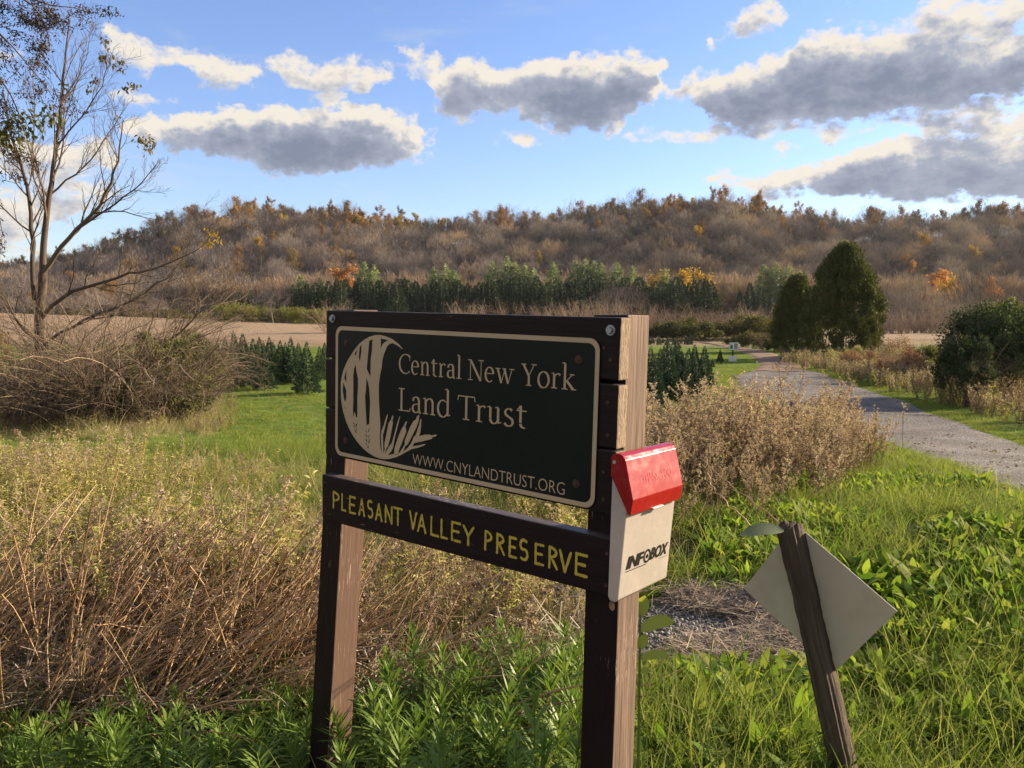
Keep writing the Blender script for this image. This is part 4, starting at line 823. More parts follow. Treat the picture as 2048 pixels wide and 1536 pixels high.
for x, y in ((440,432),(468,428),(505,424),(548,420),(585,424),(628,428),(650,424),(690,423),(722,428),(762,432),(800,434),(612,440),(535,445),(745,446)):
    put(V_mgold if rs.random() < .6 else V_rust, 'gold_brown_tree', x, y, 452+rs.normal(0, 4), 15, 'bright gold or rust tree on the left part of the crest', 'gold and rust trees on the left crest', 1.15)
for x, y in ((1290,414),(1335,408),(1380,404),(1430,408),(1470,410),(1500,418),(1350,430),(1440,436),(1400,425)):
    put(V_rust, 'rust_tree', x, y, 450+rs.normal(0, 4), 15, 'rust-brown tree on the highest part of the crest', 'rust trees on the highest crest', 1.15)
pinepos = [(601,556),(640,562),(728,532),(748,538),(868,543),(892,536),(910,548),(984,530),(1015,521),(1030,533),(1050,536),(1068,545),(1107,533),(1151,529),(1170,526),(1188,530),(1203,535),(1235,534),(1265,540),(1330,545),(1528,537),(1555,534),(1578,540),(1540,548),(1600,548),(1905,575)]
for x, y in pinepos: put(V_pine, 'pine_tree', x, y-6, 268, 16, 'pale green pine rising behind the dark evergreens', 'pale pines behind the evergreens', rs.uniform(1.2, 1.6))
x = 594.
while x < 1425: put(V_ced, 'evergreen_tree', x, (563+rs.normal(0, 5.5))+(8 if x < 660 else 0), 250+rs.normal(0, 7), 13, 'dark evergreen in the tight row below the hill', 'dark evergreens in a row below the hill', rs.uniform(1.0, 1.5)); x += rs.uniform(6, 12)
for x, y in ((480,585),(500,580),(520,586),(545,578),(566,584),(585,570),(1500,565),(1522,575),(1545,580),(1480,580),(455,590)): put(V_ced, 'evergreen_tree', x, y, 245, 13, 'lower dark evergreen past the end of the tight row', 'lower dark evergreens past the row ends')
# pale leafless trees between pines, evergreens and brush
for x in np.concatenate([np.arange(380, 600, 17), np.arange(610, 1460, 24), np.arange(1440, 2120, 15)]):
    put(V_fb2, 'tan_bare_tree', x+rs.normal(0, 5), 552+rs.normal(0, 8), 292+rs.normal(0, 3), 10, 'pale leafless tree at the foot of the hill', 'pale leafless trees at the foot of the hill', 1.2)
for x in np.arange(1740, 2120, 17): put(V_fb, 'bare_tree', x+rs.normal(0, 5), 590+rs.normal(0, 14), 190+rs.normal(0, 10), 11, 'grey leafless tree beyond the dry meadow at right', 'grey leafless trees beyond the right meadow', 1.1)
for x in np.arange(-60, 330, 20): put(V_fb, 'bare_tree', x+rs.normal(0, 5), 588+rs.normal(0, 12), 215+rs.normal(0, 8), 11, 'grey leafless tree beyond the corn field at left', 'grey leafless trees beyond the left field', 1.3)
V_slim = []
for _ in range(3):
    g_s = tree_bones(10, 8, 5, .35, .4, .3, .6, .1)[0]; V_slim.append(g_s.mesh('slim_bare_tree', [M_ftwig2]))
for x in (660, 700, 780, 815, 830, 870, 885, 905, 955, 1010, 1135, 1190, 1300): put(V_slim, 'slim_bare_tree', x, 590+rs.normal(0, 12), 240, 10, 'slim pale leafless trunk in front of the evergreens', 'slim pale trunks before the evergreens', .5)
for x, y, Y, w, l in ((1240,560,150,1.3,'large grey leafless tree right behind the sign'), (545,568,165,1.1,'pale leafless tree among the willow shrubs'), (1960,520,95,.9,'tall thin leafless tree behind the dark shrub at right')): put(V_fb, 'bare_tree', x, y, Y, 11, l, None, w)
V_bush = [bare_shrub(2.4, .55, 16, 9, 6, .1, .03)[0].mesh('bare_bush', M_ftwig2) for _ in range(3)]
for x, y in ((657,600),(683,606),(942,601),(930,606),(1018,603),(1075,606),(1100,604),(1130,602),(1150,603),(1185,600),(1205,596),(1225,600),(1265,602),(1290,606),(1320,612),(1345,606)): put(V_bush, 'bare_bush', x, y, 130+rs.normal(0, 5), 2.6, 'pinkish leafless bush low behind the top of the sign', 'pinkish leafless bushes behind the sign', 1.0, 'bush')
# ------------------------------------------------------------------ valley: willows, hedges, young spruces, cedars, shrubs
def leafy_shrub(hh, wide, n, L, w, mats, mi=1, lumps=26, twigs=True):
    g = G()
    g0, P2 = bare_shrub(hh*.9, wide/hh*1.2, 9, 7, 5, .1, .02); g.merge(g0, None, 0)
    c = rand_dirs(lumps, -.1, 1)*rng.uniform(.35, .95, lumps)[:, None]*np.array([wide, wide, hh*.62])+np.array([0, 0, hh*.33])
    clumps(g, c, rng.uniform(.16, .34, lumps)*wide, n//lumps, L, w, mi, .3); return g
def shrub_variants(nm, k, *a): return [leafy_shrub(*a).mesh(nm, a[-1]) for _ in range(k)]
V_wil = shrub_variants('willow_shrub', 3, 3.2, 2.6, 5000, .22, .07, [M_twig, M_wil])
V_hed = shrub_variants('hedge_shrub', 3, 2.6, 2.2, 5000, .2, .1, [M_twig, M_hedge])
def place_s(vs, nm, x, ytop, Y, hmesh, wide, label, group=None, cat='shrub', sink=.0):
    return put(vs, nm, x, ytop, Y, hmesh, label, group, wide, cat)
for i, (x, y, w) in enumerate(((440,612,1.1),(475,608,1.2),(510,612,1.1),(540,618,1.0),(572,614,1.1),(600,618,1.0),(628,620,.9),(648,618,.8),(405,625,.9),(375,628,.9),(340,632,.9))):
    place_s(V_wil, 'willow_shrub', x, y, 176+rs.normal(0, 4), 3.0, w, 'yellow-green willow shrub behind the corn field', 'willow shrubs behind the corn field')
for x in np.arange(-40, 345, 24): place_s(V_hed, 'hedge_shrub', x, 622+rs.normal(0, 3), 190, 2.6, 1.3, 'low olive shrub at the far edge of the corn field at left', 'olive shrubs at the left field edge')
for x, y, w in ((1318,650,1.),(1340,645,1.1),(1365,641,1.2),(1392,640,1.2),(1420,646,1.1),(1448,650,1.1),(1476,640,1.2),(1505,632,1.3),(1532,640,1.1)):
    place_s(V_hed, 'hedge_shrub', x, y, 112+rs.normal(0, 3), 2.6, w, 'dark green and olive hedge shrub behind the young spruces at right', 'hedge shrubs behind the right spruces')
for x, y, Y in ((1480,668,86),(1505,664,80),(1530,672,76),(1548,680,72),(1572,690,68),(1460,674,92)): place_s(V_hed, 'hedge_shrub', x, y, Y, 2.6, .9, 'small brownish shrub beside the dirt track', 'small shrubs beside the dirt track')
for x in np.arange(1385, 1560, 16): place_s(V_bush, 'bare_bush', x, 618+rs.normal(0, 10), 128, 2.6, 1.1, 'grey-brown leafless bush above the hedge at right', 'leafless bushes above the right hedge', 'bush')
for x in np.arange(1765, 2110, 15): place_s(V_bush, 'bare_bush', x, 628+rs.normal(0, 16), 150+rs.normal(0, 8), 2.6, 1.2, 'grey leafless bush along the far edge of the dry meadow', 'leafless bushes past the dry meadow', 'bush')
# young spruces: trunk + crown
def spruce_thing(name, lab, x, ybase, ytop, Y, group, proto=[None]*3):
    pass
sp_mesh = []
for k in range(3):
    cr = G(); conifer(2.0, .62, 5200, .13, .03, .1, .03, .9, .55, g=cr, m=0, wob=.16, trunk=.02, vol=.5); tr = G(); tubes(tr, np.linspace([0, 0, -.1], [0, 0, .5], 4)[None], np.full((1, 4), .04), 6)
    sp_mesh.append((cr.mesh('crown', M_xmas), tr.mesh('trunk', M_bark)))
protos = []
def spruce(x, ybase, ytop, lab, group=None, wide=1., k=None):
    g = ground_at(x, ybase); p = at(x, ytop, g[1]); s = max(.2, (p[2]-g[2]))/1.93; k = int(rs.integers(0, 3)) if k is None else k
    t = thing('young_spruce', lab, 'tree', (g[0], g[1], g[2]), group); t.scale = (s*wide*.86, s*wide*.86, s*1.06); t.rotation_euler = (0, 0, rs.uniform(0, 6.28))
    obj('crown', sp_mesh[k][0], t); obj('trunk', sp_mesh[k][1], t); return t
gl = 'young spruces planted left of the sign'
spruce(615, 789, 692, 'widest young spruce standing nearest, just left of the sign')
spruce(488, 777, 676, 'tall young spruce at the left front of the left planting'); spruce(529, 781, 692, 'slim young spruce in front, between the two bigger front ones', None, .85)
for x, b, t in ((452,760,682),(470,765,672),(508,765,684),(548,770,690),(562,768,688),(583,768,682),(540,752,680),(572,752,690),(598,752,690),(520,750,680),(640,762,698),(650,745,690),(436,755,690)): spruce(x, b, t, 'young dark spruce standing in the rows left of the sign', gl)
gr_ = 'young spruces planted right of the sign'
spruce(1307, 818, 716, 'young spruce half hidden by the right post'); spruce(1336, 800, 694, 'broad tall young spruce right of the right post'); spruce(1353, 742, 678, 'young spruce whose tip rises highest behind the right planting', None, .8); spruce(1408, 775, 698, 'young spruce at the right end of the right planting beside the grass')
for x, b, t in ((1320,790,704),(1358,790,698),(1376,790,704),(1392,794,722),(1372,805,730),(1388,776,696),(1300,790,700),(1345,770,690),(1330,765,690)): spruce(x, b, t, 'young dark spruce standing in the rows right of the sign', gr_)
for x, b, t in ((1305,688,672),(1318,690,671),(1335,690,675),(1348,689,674),(1362,688,676),(1372,689,672),(1380,690,668),(1326,687,676),(1297,690,670),(1440,724,700),(1425,735,718)): spruce(x, b, t, 'tiny far young spruce seen above the right planting', 'tiny far young spruces')
# two big cedars beside the drive
M_dkbark = plain_mat('dark_bark', [(.02,.015,.011),(.045,.034,.026)], 9, .95)
def big_cedar(x, ybase, ytop, halfw, lab, lean=0):
    g0 = ground_at(x, ybase); p = at(x, ytop, g0[1]); H_ = p[2]-g0[2]; Wd = halfw/F*g0[1]; t = thing('cedar_tree', lab, 'tree', tuple(g0))
    g = G(); n = 560; z = rng.uniform(0, 1, n)**.85; prof_ = np.interp(z, [0, .1, .3, .5, .7, .85, .95, 1], [.97, 1.0, 1.0, .93, .74, .5, .28, .08]); a = rng.uniform(0, 2*np.pi, n)
    rr = prof_*Wd*rng.uniform(.6, 1.0, n)*(1+.05*np.sin(a*4+z*9)+.05*np.sin(a*7-z*17)); C = np.stack([rr*np.cos(a), rr*np.sin(a), z*H_*.965+.1], 1)
    N = 95; c = np.repeat(C, N, 0); o = rand_dirs(n*N)*(rng.uniform(0, 1, n*N)**.5)[:, None]*np.repeat(rng.uniform(.25, .62, n), N)[:, None]*np.array([.9, .9, 1.25])
    ra = np.repeat(a, N); strips(g, c+o, np.stack([np.cos(ra)*.5, np.sin(ra)*.5, np.full(n*N, .8)], 1)+rng.normal(0, .5, (n*N, 3)), rng.uniform(.1, .26, n*N), rng.uniform(.04, .09, n*N), [.6, 1, .25], .1)
    obj('crown', g.mesh('crown', M_tcedar), t); tr = G(); tubes(tr, np.linspace([0, 0, -.2], [0, 0, H_*.7], 6)[None], np.linspace(.14, .03, 6)[None], 8); obj('trunk', tr.mesh('trunk', M_dkbark), t); return t
big_cedar(1684, 716, 492, 74, 'largest dense dark cedar standing beside the drive'); big_cedar(1592, 704, 556, 44, 'smaller dense cedar left of the largest one')
# shrubs on the right of the drive
def shrub_thing(name, lab, x, ybase, ytop, halfw, mleaf, n, L, w, cat='shrub', twig=M_twig, lumps=60, low=.0):
    g0 = ground_at(x, ybase); p = at(x, ytop, g0[1]); H_ = p[2]-g0[2]; Wd = halfw/F*g0[1]; t = thing(name, lab, cat, tuple(g0))
    gb, P2 = bare_shrub(H_*.85, Wd/H_*1.1, 12, 9, 7, .15, .022); obj('branches', gb.mesh('branches', twig), t)
    g = G(); c = rand_dirs(lumps, -.25+low, 1)*(rng.uniform(.25, 1, lumps)**.5)[:, None]*np.array([Wd*.86, Wd*.86, H_*.55])+np.array([0, 0, H_*.40]); clumps(g, c, rng.uniform(.12, .26, lumps)*Wd, n//lumps, L, w, 0, .2)
    obj('leaves', g.mesh('leaves', mleaf), t); return t
shrub_thing('dark_shrub', 'large round dark green shrub at the right edge beside the drive', 1985, 800, 598, 118, M_shrub, 26000, .10, .05, lumps=130)
shrub_thing('dark_shrub', 'lower dark green shrub in front of the large round one', 1925, 812, 660, 62, M_shrub, 9000, .09, .045, lumps=50)
shrub_thing('yellow_green_tree', 'yellow-green leafy tree top behind the large dark shrub', 2020, 760, 585, 60, M_yel if False else M_wil, 7000, .14, .07, 'tree')
shrub_thing('yellow_shrub', 'yellow-green shrub between the reddish bush and the dark shrub', 1858, 752, 686, 34, M_wil, 5000, .09, .045)
shrub_thing('red_shrub', 'reddish-brown sparse bush in the middle of the right roadside', 1795, 752, 668, 44, M_redsh, 1800, .07, .035, 'bush', M_ftwig2)
shrub_thing('red_shrub', 'orange-tinged bush beside the yellow-green shrub', 1818, 762, 690, 30, M_redsh, 2600, .07, .035, 'bush', M_ftwig2)
shrub_thing('tan_bush', 'tan dry bush left of the two big cedars', 1535, 700, 662, 28, M_dead, 1600, .12, .05, 'bush', M_ftwig2)
for x, b, t_, hw in ((1660,728,698,22),(1700,735,700,26),(1740,742,700,26),(1770,758,712,24),(1715,728,690,20),(1640,722,700,16)): tag(shrub_thing('orange_weed_bush', 'orange-tan dry bush at the foot of the big cedars', x, b, t_, hw, M_redsh if hw > 23 else M_dryg, 1500, .1, .03, 'bush', M_ftwig2, 30), None, None, 'orange-tan bushes at the foot of the cedars')
# ------------------------------------------------------------------ small signs by the drive
M_wpost = plain_mat('white_board', [(.55,.57,.6),(.7,.71,.72)], 4, .6); M_grn = plain_mat('green_print', [(.03,.16,.08),(.05,.2,.1)], 6, .6); M_ylw = plain_mat('yellow_box_paint', [(.55,.33,.03),(.65,.4,.05)], 6, .5); M_dk = plain_mat('dark_post', [(.03,.027,.025),(.05,.045,.04)], 8, .8); M_gry = plain_mat('grey_print', [(.2,.22,.25),(.3,.32,.36)], 40, .6)
def boxes(name, specs, mat, parent):
    V, Fc = [], []
    for (x0, x1, y0, y1, z0, z1_) in specs:
        b = len(V); V += [(x0,y0,z0),(x1,y0,z0),(x1,y1,z0),(x0,y1,z0),(x0,y0,z1_),(x1,y0,z1_),(x1,y1,z1_),(x0,y1,z1_)]
        Fc += [[b+i for i in f] for f in ([0,3,2,1],[4,5,6,7],[0,1,5,4],[1,2,6,5],[2,3,7,6],[3,0,4,7])]
    return bm_obj(name, V, Fc, mat, parent, np.zeros(3), .004)
g0 = ground_at(1466, 724); Yk = g0[1]; q = lambda px_: px_/F*Yk
kt = thing('notice_board', 'small pale notice board with a green patch on a post beside the dirt track', 'sign', tuple(g0)); kt.rotation_euler = (0, 0, .1)
boxes('post', [(-.04, .04, .02, .10, -.2, q(38))], M_dk, kt); boxes('board', [(-q(8), q(10), -.015, .018, q(24), q(39))], M_wpost, kt); boxes('poster', [(-q(6.5), -q(1.5), -.022, -.017, q(26.5), q(34))], M_grn, kt); boxes('poster', [(q(1.5), q(8.5), -.022, -.017, q(26), q(37))], M_gry, kt)
boxes('lower_panel', [(-q(9), q(7), -.02, .015, q(1), q(12))], M_wpost, kt)
g1_ = ground_at(1648, 728); q = lambda px_: px_/F*g1_[1]
yt = thing('yellow_box', 'small yellow box with a pale label on a post under the big cedar', 'box', tuple(g1_)); boxes('post', [(-.04, .04, 0, .08, -.2, q(26))], M_dk, yt); boxes('body', [(-q(4.5), q(4.5), -.12, -.005, q(2), q(10))], M_ylw, yt); boxes('label_plate', [(-q(4), q(4), -.05, -.008, q(13), q(21))], M_gry, yt); boxes('roof', [(-q(5.5), q(5.5), -.08, .1, q(24), q(26.5))], M_dk, yt)
for x, yb, yt_, lb in ((1514, 731, 722, 'white marker stake left of the track mouth'), (1599, 727, 719.5, 'white marker stake right of the track mouth')):
    g_ = ground_at(x, yb); hh = at(x, yt_, g_[1])[2]-g_[2]; o = boxes('marker_stake', [(-.05, .05, -.02, .02, -.2, hh)], M_wpost, None); o.location = tuple(g_); tag(o, lb, 'stake')
g_ = ground_at(1442, 728); o = boxes('dark_stake', [(-.05, .05, -.05, .05, -.3, .8)], M_dk, None); o.location = tuple(g_); tag(o, 'dark wooden stake in the grass left of the notice board', 'stake')
# ------------------------------------------------------------------ the leafless tree at left, with the tree hanging in above it
Yt = 20.5
gt_ = ground_at(80, 836); Yt = gt_[1]
def pxl(L, Y=Yt, dy=0.): return [at(x, y, Y+dy*(i/len(L))) for i, (x, y) in enumerate(L)]
tree = thing('leafless_tree', 'tall slender leafless tree standing in brush on the left', 'tree', tuple(gt_))
go_ = np.array(gt_)
tg = G(); limbs = []
def limb(L, radii, K=14, jit=.02, dy=0., Y=None, sides=7, gg=None, st_=None):
    P, Rr = poly_path(pxl(L, Yt if Y is None else Y, dy), K, radii, jit); P = P-go_; tubes(gg or tg, P, Rr, sides); (limbs if st_ is None else st_).append((P, Rr)); return P
trunkg = G()
limb([(80,842),(77,760),(79,700),(78,640),(84,590),(86,545)], [.15,.13,.12,.115], 18, .012, gg=trunkg, sides=10)
limb([(86,545),(84,500),(92,440),(100,380),(106,330),(116,270),(124,200),(129,130),(136,70),(138,30)], [.095,.08,.06,.045,.03,.012], 18, .015)
limb([(70,600),(62,540),(66,470),(60,400),(40,330),(18,250),(5,180)], [.07,.06,.04,.02], 16, .02, 1.2)
limb([(86,545),(112,505),(150,462),(185,430),(210,400),(228,350),(240,300),(246,240)], [.07,.06,.045,.03,.012], 16, .02, -1.5)
limb([(150,462),(200,430),(252,392),(282,372),(312,330)], [.035,.028,.018,.008], 12, .02, -.6)
limb([(100,390),(140,360),(190,312),(222,262),(250,215)], [.03,.022,.015,.007], 12, .02, .8)
limb([(112,290),(140,262),(170,225),(200,190),(215,140),(222,110)], [.026,.02,.014,.006], 12, .02, -.8)
limb([(95,420),(72,370),(66,300),(72,220),(64,150)], [.03,.022,.014,.006], 12, .02, .6)
limb([(124,200),(150,165),(172,120),(180,70)], [.015,.01,.005], 10, .015)
limb([(82,640),(110,600),(165,575),(230,558),(300,540),(360,520),(408,500),(422,470)], [.06,.05,.04,.03,.015,.008], 18, .03, -2.)
limb([(84,700),(130,655),(190,630),(250,610),(318,570),(356,540),(390,470)], [.05,.04,.03,.022,.012], 16, .03, 1.)
limb([(300,700),(352,672),(390,640),(404,618),(400,585),(380,560)], [.04,.034,.026,.014,.006], 12, .02, 0.)
limb([(404,618),(430,590),(462,575),(480,570)], [.018,.014,.008,.004], 10, .02)
limb([(395,635),(370,600),(372,560)], [.014,.01,.005], 8, .02); limb([(78,690),(40,650),(10,600),(-30,560)], [.045,.034,.02,.01], 10, .03, -1.)
obj('trunk', trunkg.mesh('trunk', M_bark, True), tree)
PL_ = [(P, R) for P, R in limbs[1:] if True]
twg = G(); tips = []
for P, Rr in PL_:
    n1 = 14 if P.shape[1] > 11 else 8
    P1, R1 = grow(P, Rr, n1, .2, 1, .34, .62, .12, .35, 7, .5, .3, .35, .5); tubes(twg, P1, np.maximum(R1, .004), 4)
    P2, R2 = grow(P1, R1, 7, .15, 1, .55, .6, .16, .3, 6, .6); tubes(twg, P2, np.maximum(R2, .0028), 3); P3, R3 = grow(P2, R2, 3, .2, 1, .5, .6, .15, .2, 4, .7); tubes(twg, P3, np.maximum(R3, .0022), 3); tips.append(P2)
tg.merge(twg); obj('branches', tg.mesh('branches', M_twig), tree)
lg = G()
def leafcl(L, n, Lf, w, m=0, sp=.12, dz=(-1, .2)):
    for x, y in L:
        c = at(x, y, Yt)-go_; strips(lg, c+rng.normal(0, sp, (n, 3)), rand_dirs(n, *dz), Lf*rng.uniform(.6, 1.2, n), w, [.3, 1, .8, .15], .6, m)
leafcl([(212,120),(218,108),(225,128),(240,120),(248,138),(205,112),(262,170),(270,175),(250,178),(190,160),(178,175),(276,285),(290,282),(296,298),(234,232),(210,82),(130,170),(300,280),(305,290)], 16, .13, .05, 0, .07)
obj('leaves', lg.mesh('leaves', leaf_mat('brown_green_leaf', [(.10,.09,.03),(.16,.12,.04),(.2,.17,.05)], .4, .7)), tree)
lg = G(); leafcl([(415,462),(424,472),(418,484),(430,466),(410,490),(436,478)], 12, .11, .05, 0, .06); leafcl([(3,690),(12,700),(6,715),(8,672)], 14, .12, .06, 0, .08)
obj('leaves', lg.mesh('leaves', M_yel), tree)
# overhanging tree
Yo = 15.
go2 = np.array([-13.5, 14.5, float(h(-13.5, 14.5))]); ov = thing('overhanging_tree', 'tree with small dark leaves hanging in at the upper left corner', 'tree', tuple(go2))
og = G(); ol = []
def limb2(L, radii, K=12, dy=0.):
    P, Rr = poly_path([at(x, y, Yo+dy*i) for i, (x, y) in enumerate(L)], K, radii, .02); P = P-go2; tubes(og, P, Rr, 6); ol.append((P, Rr))
P, Rr = poly_path([go2, go2+np.array([.2, 0, 3]), go2+np.array([.6, 0, 6]), at(-260, -120, Yo), at(-150, -220, Yo)], 14, [.17, .14, .11, .08], .02); tubes(og, P-go2, Rr, 8)
for L in ([(-260,-120),(-120,-60),(0,-10),(70,2),(140,12),(188,28)], [(-260,-120),(-100,-10),(-20,40),(30,90),(70,150),(110,200)], [(-220,-40),(-100,60),(-20,120),(20,180),(48,240),(40,300)], [(-220,0),(-80,130),(-20,220),(10,290),(12,360)], [(-100,-60),(20,-30),(90,30),(100,100)], [(-260,60),(-120,200),(-40,300),(-5,380),(5,470)]): limb2(L, [.05,.036,.022,.012,.005], 12, .12)
t2 = G(); ends = []
for P, Rr in ol:
    P1, R1 = grow(P, Rr, 12, .35, 1, .26, .8, .15, -.15, 7, .5, .3); tubes(t2, P1, np.maximum(R1, .003), 3); P2, R2 = grow(P1, R1, 5, .2, 1, .5, .7, .2, -.2, 5, .6); tubes(t2, P2, np.maximum(R2, .002), 3); ends.append(P2)
og.merge(t2); obj('branches', og.mesh('branches', M_twig), ov); lg = G(); E_ = np.concatenate(ends); leaf_on(lg, E_, 7500, .075, .022, 0, (-1, .3), .4, .05)
obj('leaves', lg.mesh('leaves', leaf_mat('dark_small_leaf', [(.035,.02,.02),(.07,.045,.03),(.10,.075,.03)], .3, .7)), ov)
lg = G()
for x, y in ((30,240),(50,235),(10,250),(70,240),(20,262),(60,255),(90,232),(0,270),(40,270),(110,228),(25,285),(-10,235)):
    c = at(x, y, Yo)-go2; strips(lg, c+rng.normal(0, .10, (26, 3)), rand_dirs(26, -1, .3), .11, .05, [.3, 1, .8, .15], .6)
obj('leaves', lg.mesh('leaves', M_olive), ov)
# ------------------------------------------------------------------ brush around the leafless tree
V_dsh = [bare_shrub(3.4, .75, 10, 8, 6, .8, .022) for _ in range(4)]; V_dshm = [g.mesh('dead_shrub', leaf_mat('grey_twig%d' % i, [(.075,.052,.036),(.15,.108,.078),(.28,.21,.155)], 0, .8, objw=.2)) for i, (g, _) in enumerate(V_dsh)]
for x, yb, yt_, w in ((110,846,590,1.0),(200,846,585,1.1),(160,838,600,1.3),(250,846,600,1.1),(330,838,625,1.1),(60,846,600,1.0),(-10,856,700,1.3),(40,858,730,1.3),(130,858,720,1.3),(190,856,715,1.3),(240,852,700,1.2),(300,850,720,1.2),(340,846,735,1.2),(70,848,690,1.3),(220,846,680,1.2),(150,846,660,1.2),(-60,850,680,1.3),(390,842,740,1.1),(285,838,660,1.1),(-20,850,640,1.1),(35,852,600,1.2),(120,850,590,1.2),(175,845,560,1.2),(230,842,550,1.2),(268,812,560,1.1),(205,822,560,1.1),(255,815,560,1.1),(320,800,600,1.0),(10,835,690,1.0),(380,800,640,.9),(15,848,720,1.2),(95,850,700,1.2),(160,850,690,1.1),(100,812,560,1.0)):
    g_ = ground_at(x, yb); hh = (at(x, yt_, g_[1])[2]-g_[2])*.98; vm = V_dshm[int(rs.integers(0, 4))]; o = obj('dead_shrub', vm); o.location = tuple(g_); s = hh/zmax(vm); o.scale = (min(s, 1.5)*w,)*2+(s,); o.rotation_euler = (0, 0, rs.uniform(0, 6.28)); tag(o, 'arching leafless grey-brown shrub tangled round the leafless tree', 'shrub', 'leafless shrubs tangled at left')
for x, yb, yt_, hw, lb in ((395,818,655,60,'olive-green leafy shrub at the right end of the left brush'),(330,838,640,66,'olive-green leafy shrub in the middle of the left brush'),(430,795,690,40,'lower olive shrub beside the young spruces'),(255,848,720,50,'dull green shrub behind the brush stems'),(375,842,735,56,'low dull green shrub at the front of the left brush')):
    shrub_thing('olive_shrub', lb, x, yb, yt_, hw, leaf_mat('olive_shrub_leaf', [(.07,.08,.03),(.13,.14,.05),(.22,.2,.09)], .35, .7, objw=.1), 8500, .085, .036, 'shrub', M_twig, 46)
M_log = plain_mat('cut_log', [(.22,.14,.08),(.42,.29,.18)], 6, .9, .01, stretch=(.5, 3, 3))
for i, (a_, b_, r_) in enumerate((((18,770),(112,792),.10),((84,812),(128,782),.09),((20,800),(90,775),.08),((-30,782),(46,760),.11),((100,800),(160,790),.07))):
    A = ground_at(a_[0], 838); pa, pb = at(a_[0], a_[1], A[1]-.4), at(b_[0], b_[1], A[1]+.5); gl_ = G(); c_ = (pa+pb)/2; P, Rr = poly_path([pa-c_, (pa+pb)/2-c_+rng.normal(0, .03, 3), pb-c_], 8, [r_, r_*.85]); tubes(gl_, P, Rr, 10)
    for e, rr in ((0, r_), (-1, r_*.85)): pass
    o = obj('cut_log', gl_.mesh('cut_log', M_log, True)); o.location = tuple(c_); tag(o, 'pale cut log lying in the brush beside the leafless tree trunk', 'log', 'cut logs in the brush')
# ------------------------------------------------------------------ ground cover by zone
gp = ground_at(1400, 1268)
def patch_mask(P): return ((P[:, 0]-gp[0])/.60)**2+((P[:, 1]-gp[1])/.54)**2 < 1
def sel_sc(name, vs, n, r0, r1, cond, scl, tilt=.1, label='', cat='plants', power=1., u0=-.95, u1=.95, seed=1):
    P, px, py, q = pts_wedge(n, r0, r1, u0, u1, power, seed); m = cond(px, py, P, q) & ~inroad(P[:, 0], P[:, 1]) & ~patch_mask(P)
    P = P[m]; return scatter(name, vs, P, q.uniform(*scl, len(P))*(.92+.22*nz_(P, 1.9, 4)), None, tilt, label, cat, seed)
nz_ = lambda P, s, k=0: np.sin(P[:, 0]*s+k)*np.sin(P[:, 1]*s*.8+k*2)+.5*np.sin(P[:, 0]*s*2.3+1+k)*np.sin(P[:, 1]*s*1.9+k)
# lawn: mown grass of the middle distance
sel_sc('lawn', V_lawn, 60000, 8, 75, lambda px, py, P, q: (py < 960) & ~((px < 440) & (py > 800)), (.8, 1.6), .1, 'short bright green grass between the spruces and round the drive', 'grass', .6, seed=2)
sel_sc('long_grass', V_long, 42000, 1.6, 16, lambda px, py, P, q: ((px > 1150+np.maximum(0, 1000-py)*1.5) & (nz_(P, 3.1, 5) > -.45) & (q.random(len(px)) < np.where((px > 1380) & (py < 1340), .48, .85)) & ~(((P[:, 0]-gp[0])/.75)**2+((P[:, 1]-gp[1]+.25)/.75)**2 < 1)) | ((px <= 1150) & (py > 890) & (q.random(len(px)) < .40+.3*nz_(P, 1.5)+.25*(px > 640))) | ((py > 1420) & ((px > 1180) | (q.random(len(px)) < .15))), (.5, 1.15), .22, 'long green grass around the posts and over the bank', 'grass', 1., seed=3)
sel_sc('meadow_plants', V_herb, 14000, 3.6, 13.5, lambda px, py, P, q: (px < 1230) & (py > 965+30*nz_(P, .8)) & (py < 1330) & (q.random(len(px)) < .34+.6*nz_(P, .95, 3)), (.45, .95), .25, 'tan and olive goldenrod meadow left of and behind the sign', 'plants', .9, seed=4)
sel_sc('dry_grass', V_dry, 15000, 3.2, 15, lambda px, py, P, q: (px < 1300) & (py > 940) & (q.random(len(px)) < .45), (.5, 1.0), .2, 'dry tan grass through the meadow', 'grass', .9, seed=5)
sel_sc('dead_goldenrod', V_dgold, 1500, 5.0, 11, lambda px, py, P, q: (px > 1275) & (px < 1700-np.maximum(0, py-930)*.4+70*nz_(P, 1.7)) & (py > 880+15*nz_(P, 2.)) & (py < 1085) & (q.random(len(px)) < np.interp(py, [880, 1000, 1085], [.95, .7, .2])*(.75+.45*nz_(P, 2.6, 2))), (.5, 1.05), .2, 'dead goldenrod with pale fluffy seed heads right of the post', 'plants', .6, u0=.1, u1=.6, seed=6)
sel_sc('brown_weeds', V_browns, 1700, 3.2, 7.5, lambda px, py, P, q: (px < 1200) & (py > 1130) & (py < 1400) & (q.random(len(px)) < np.where(px > 640, .55, 1)), (.5, 1.05), .6, 'brown dead weeds matted between the meadow and the green shoots', 'plants', .9, seed=7)
sel_sc('roadside_weeds', V_herb[:2]+V_browns+V_browns, 6500, 14, 60, lambda px, py, P, q: (px > 1560) & (py < 800+(px-1700)*.36) & (py > 715) & (py < 742+(px-1620)*.27), (1.0, 1.9), .15, 'dull olive and brown weeds along the far side of the drive', 'plants', .5, .25, .9, seed=8)
sel_sc('brush_weeds', V_herb+V_browns, 2200, 14, 26, lambda px, py, P, q: (px < 470-np.maximum(0, 800-py)*.2) & (py > 800) & (py < 868), (.4, .9), .25, 'dry weeds at the foot of the left brush', 'plants', .6, -.95, -.2, seed=9)
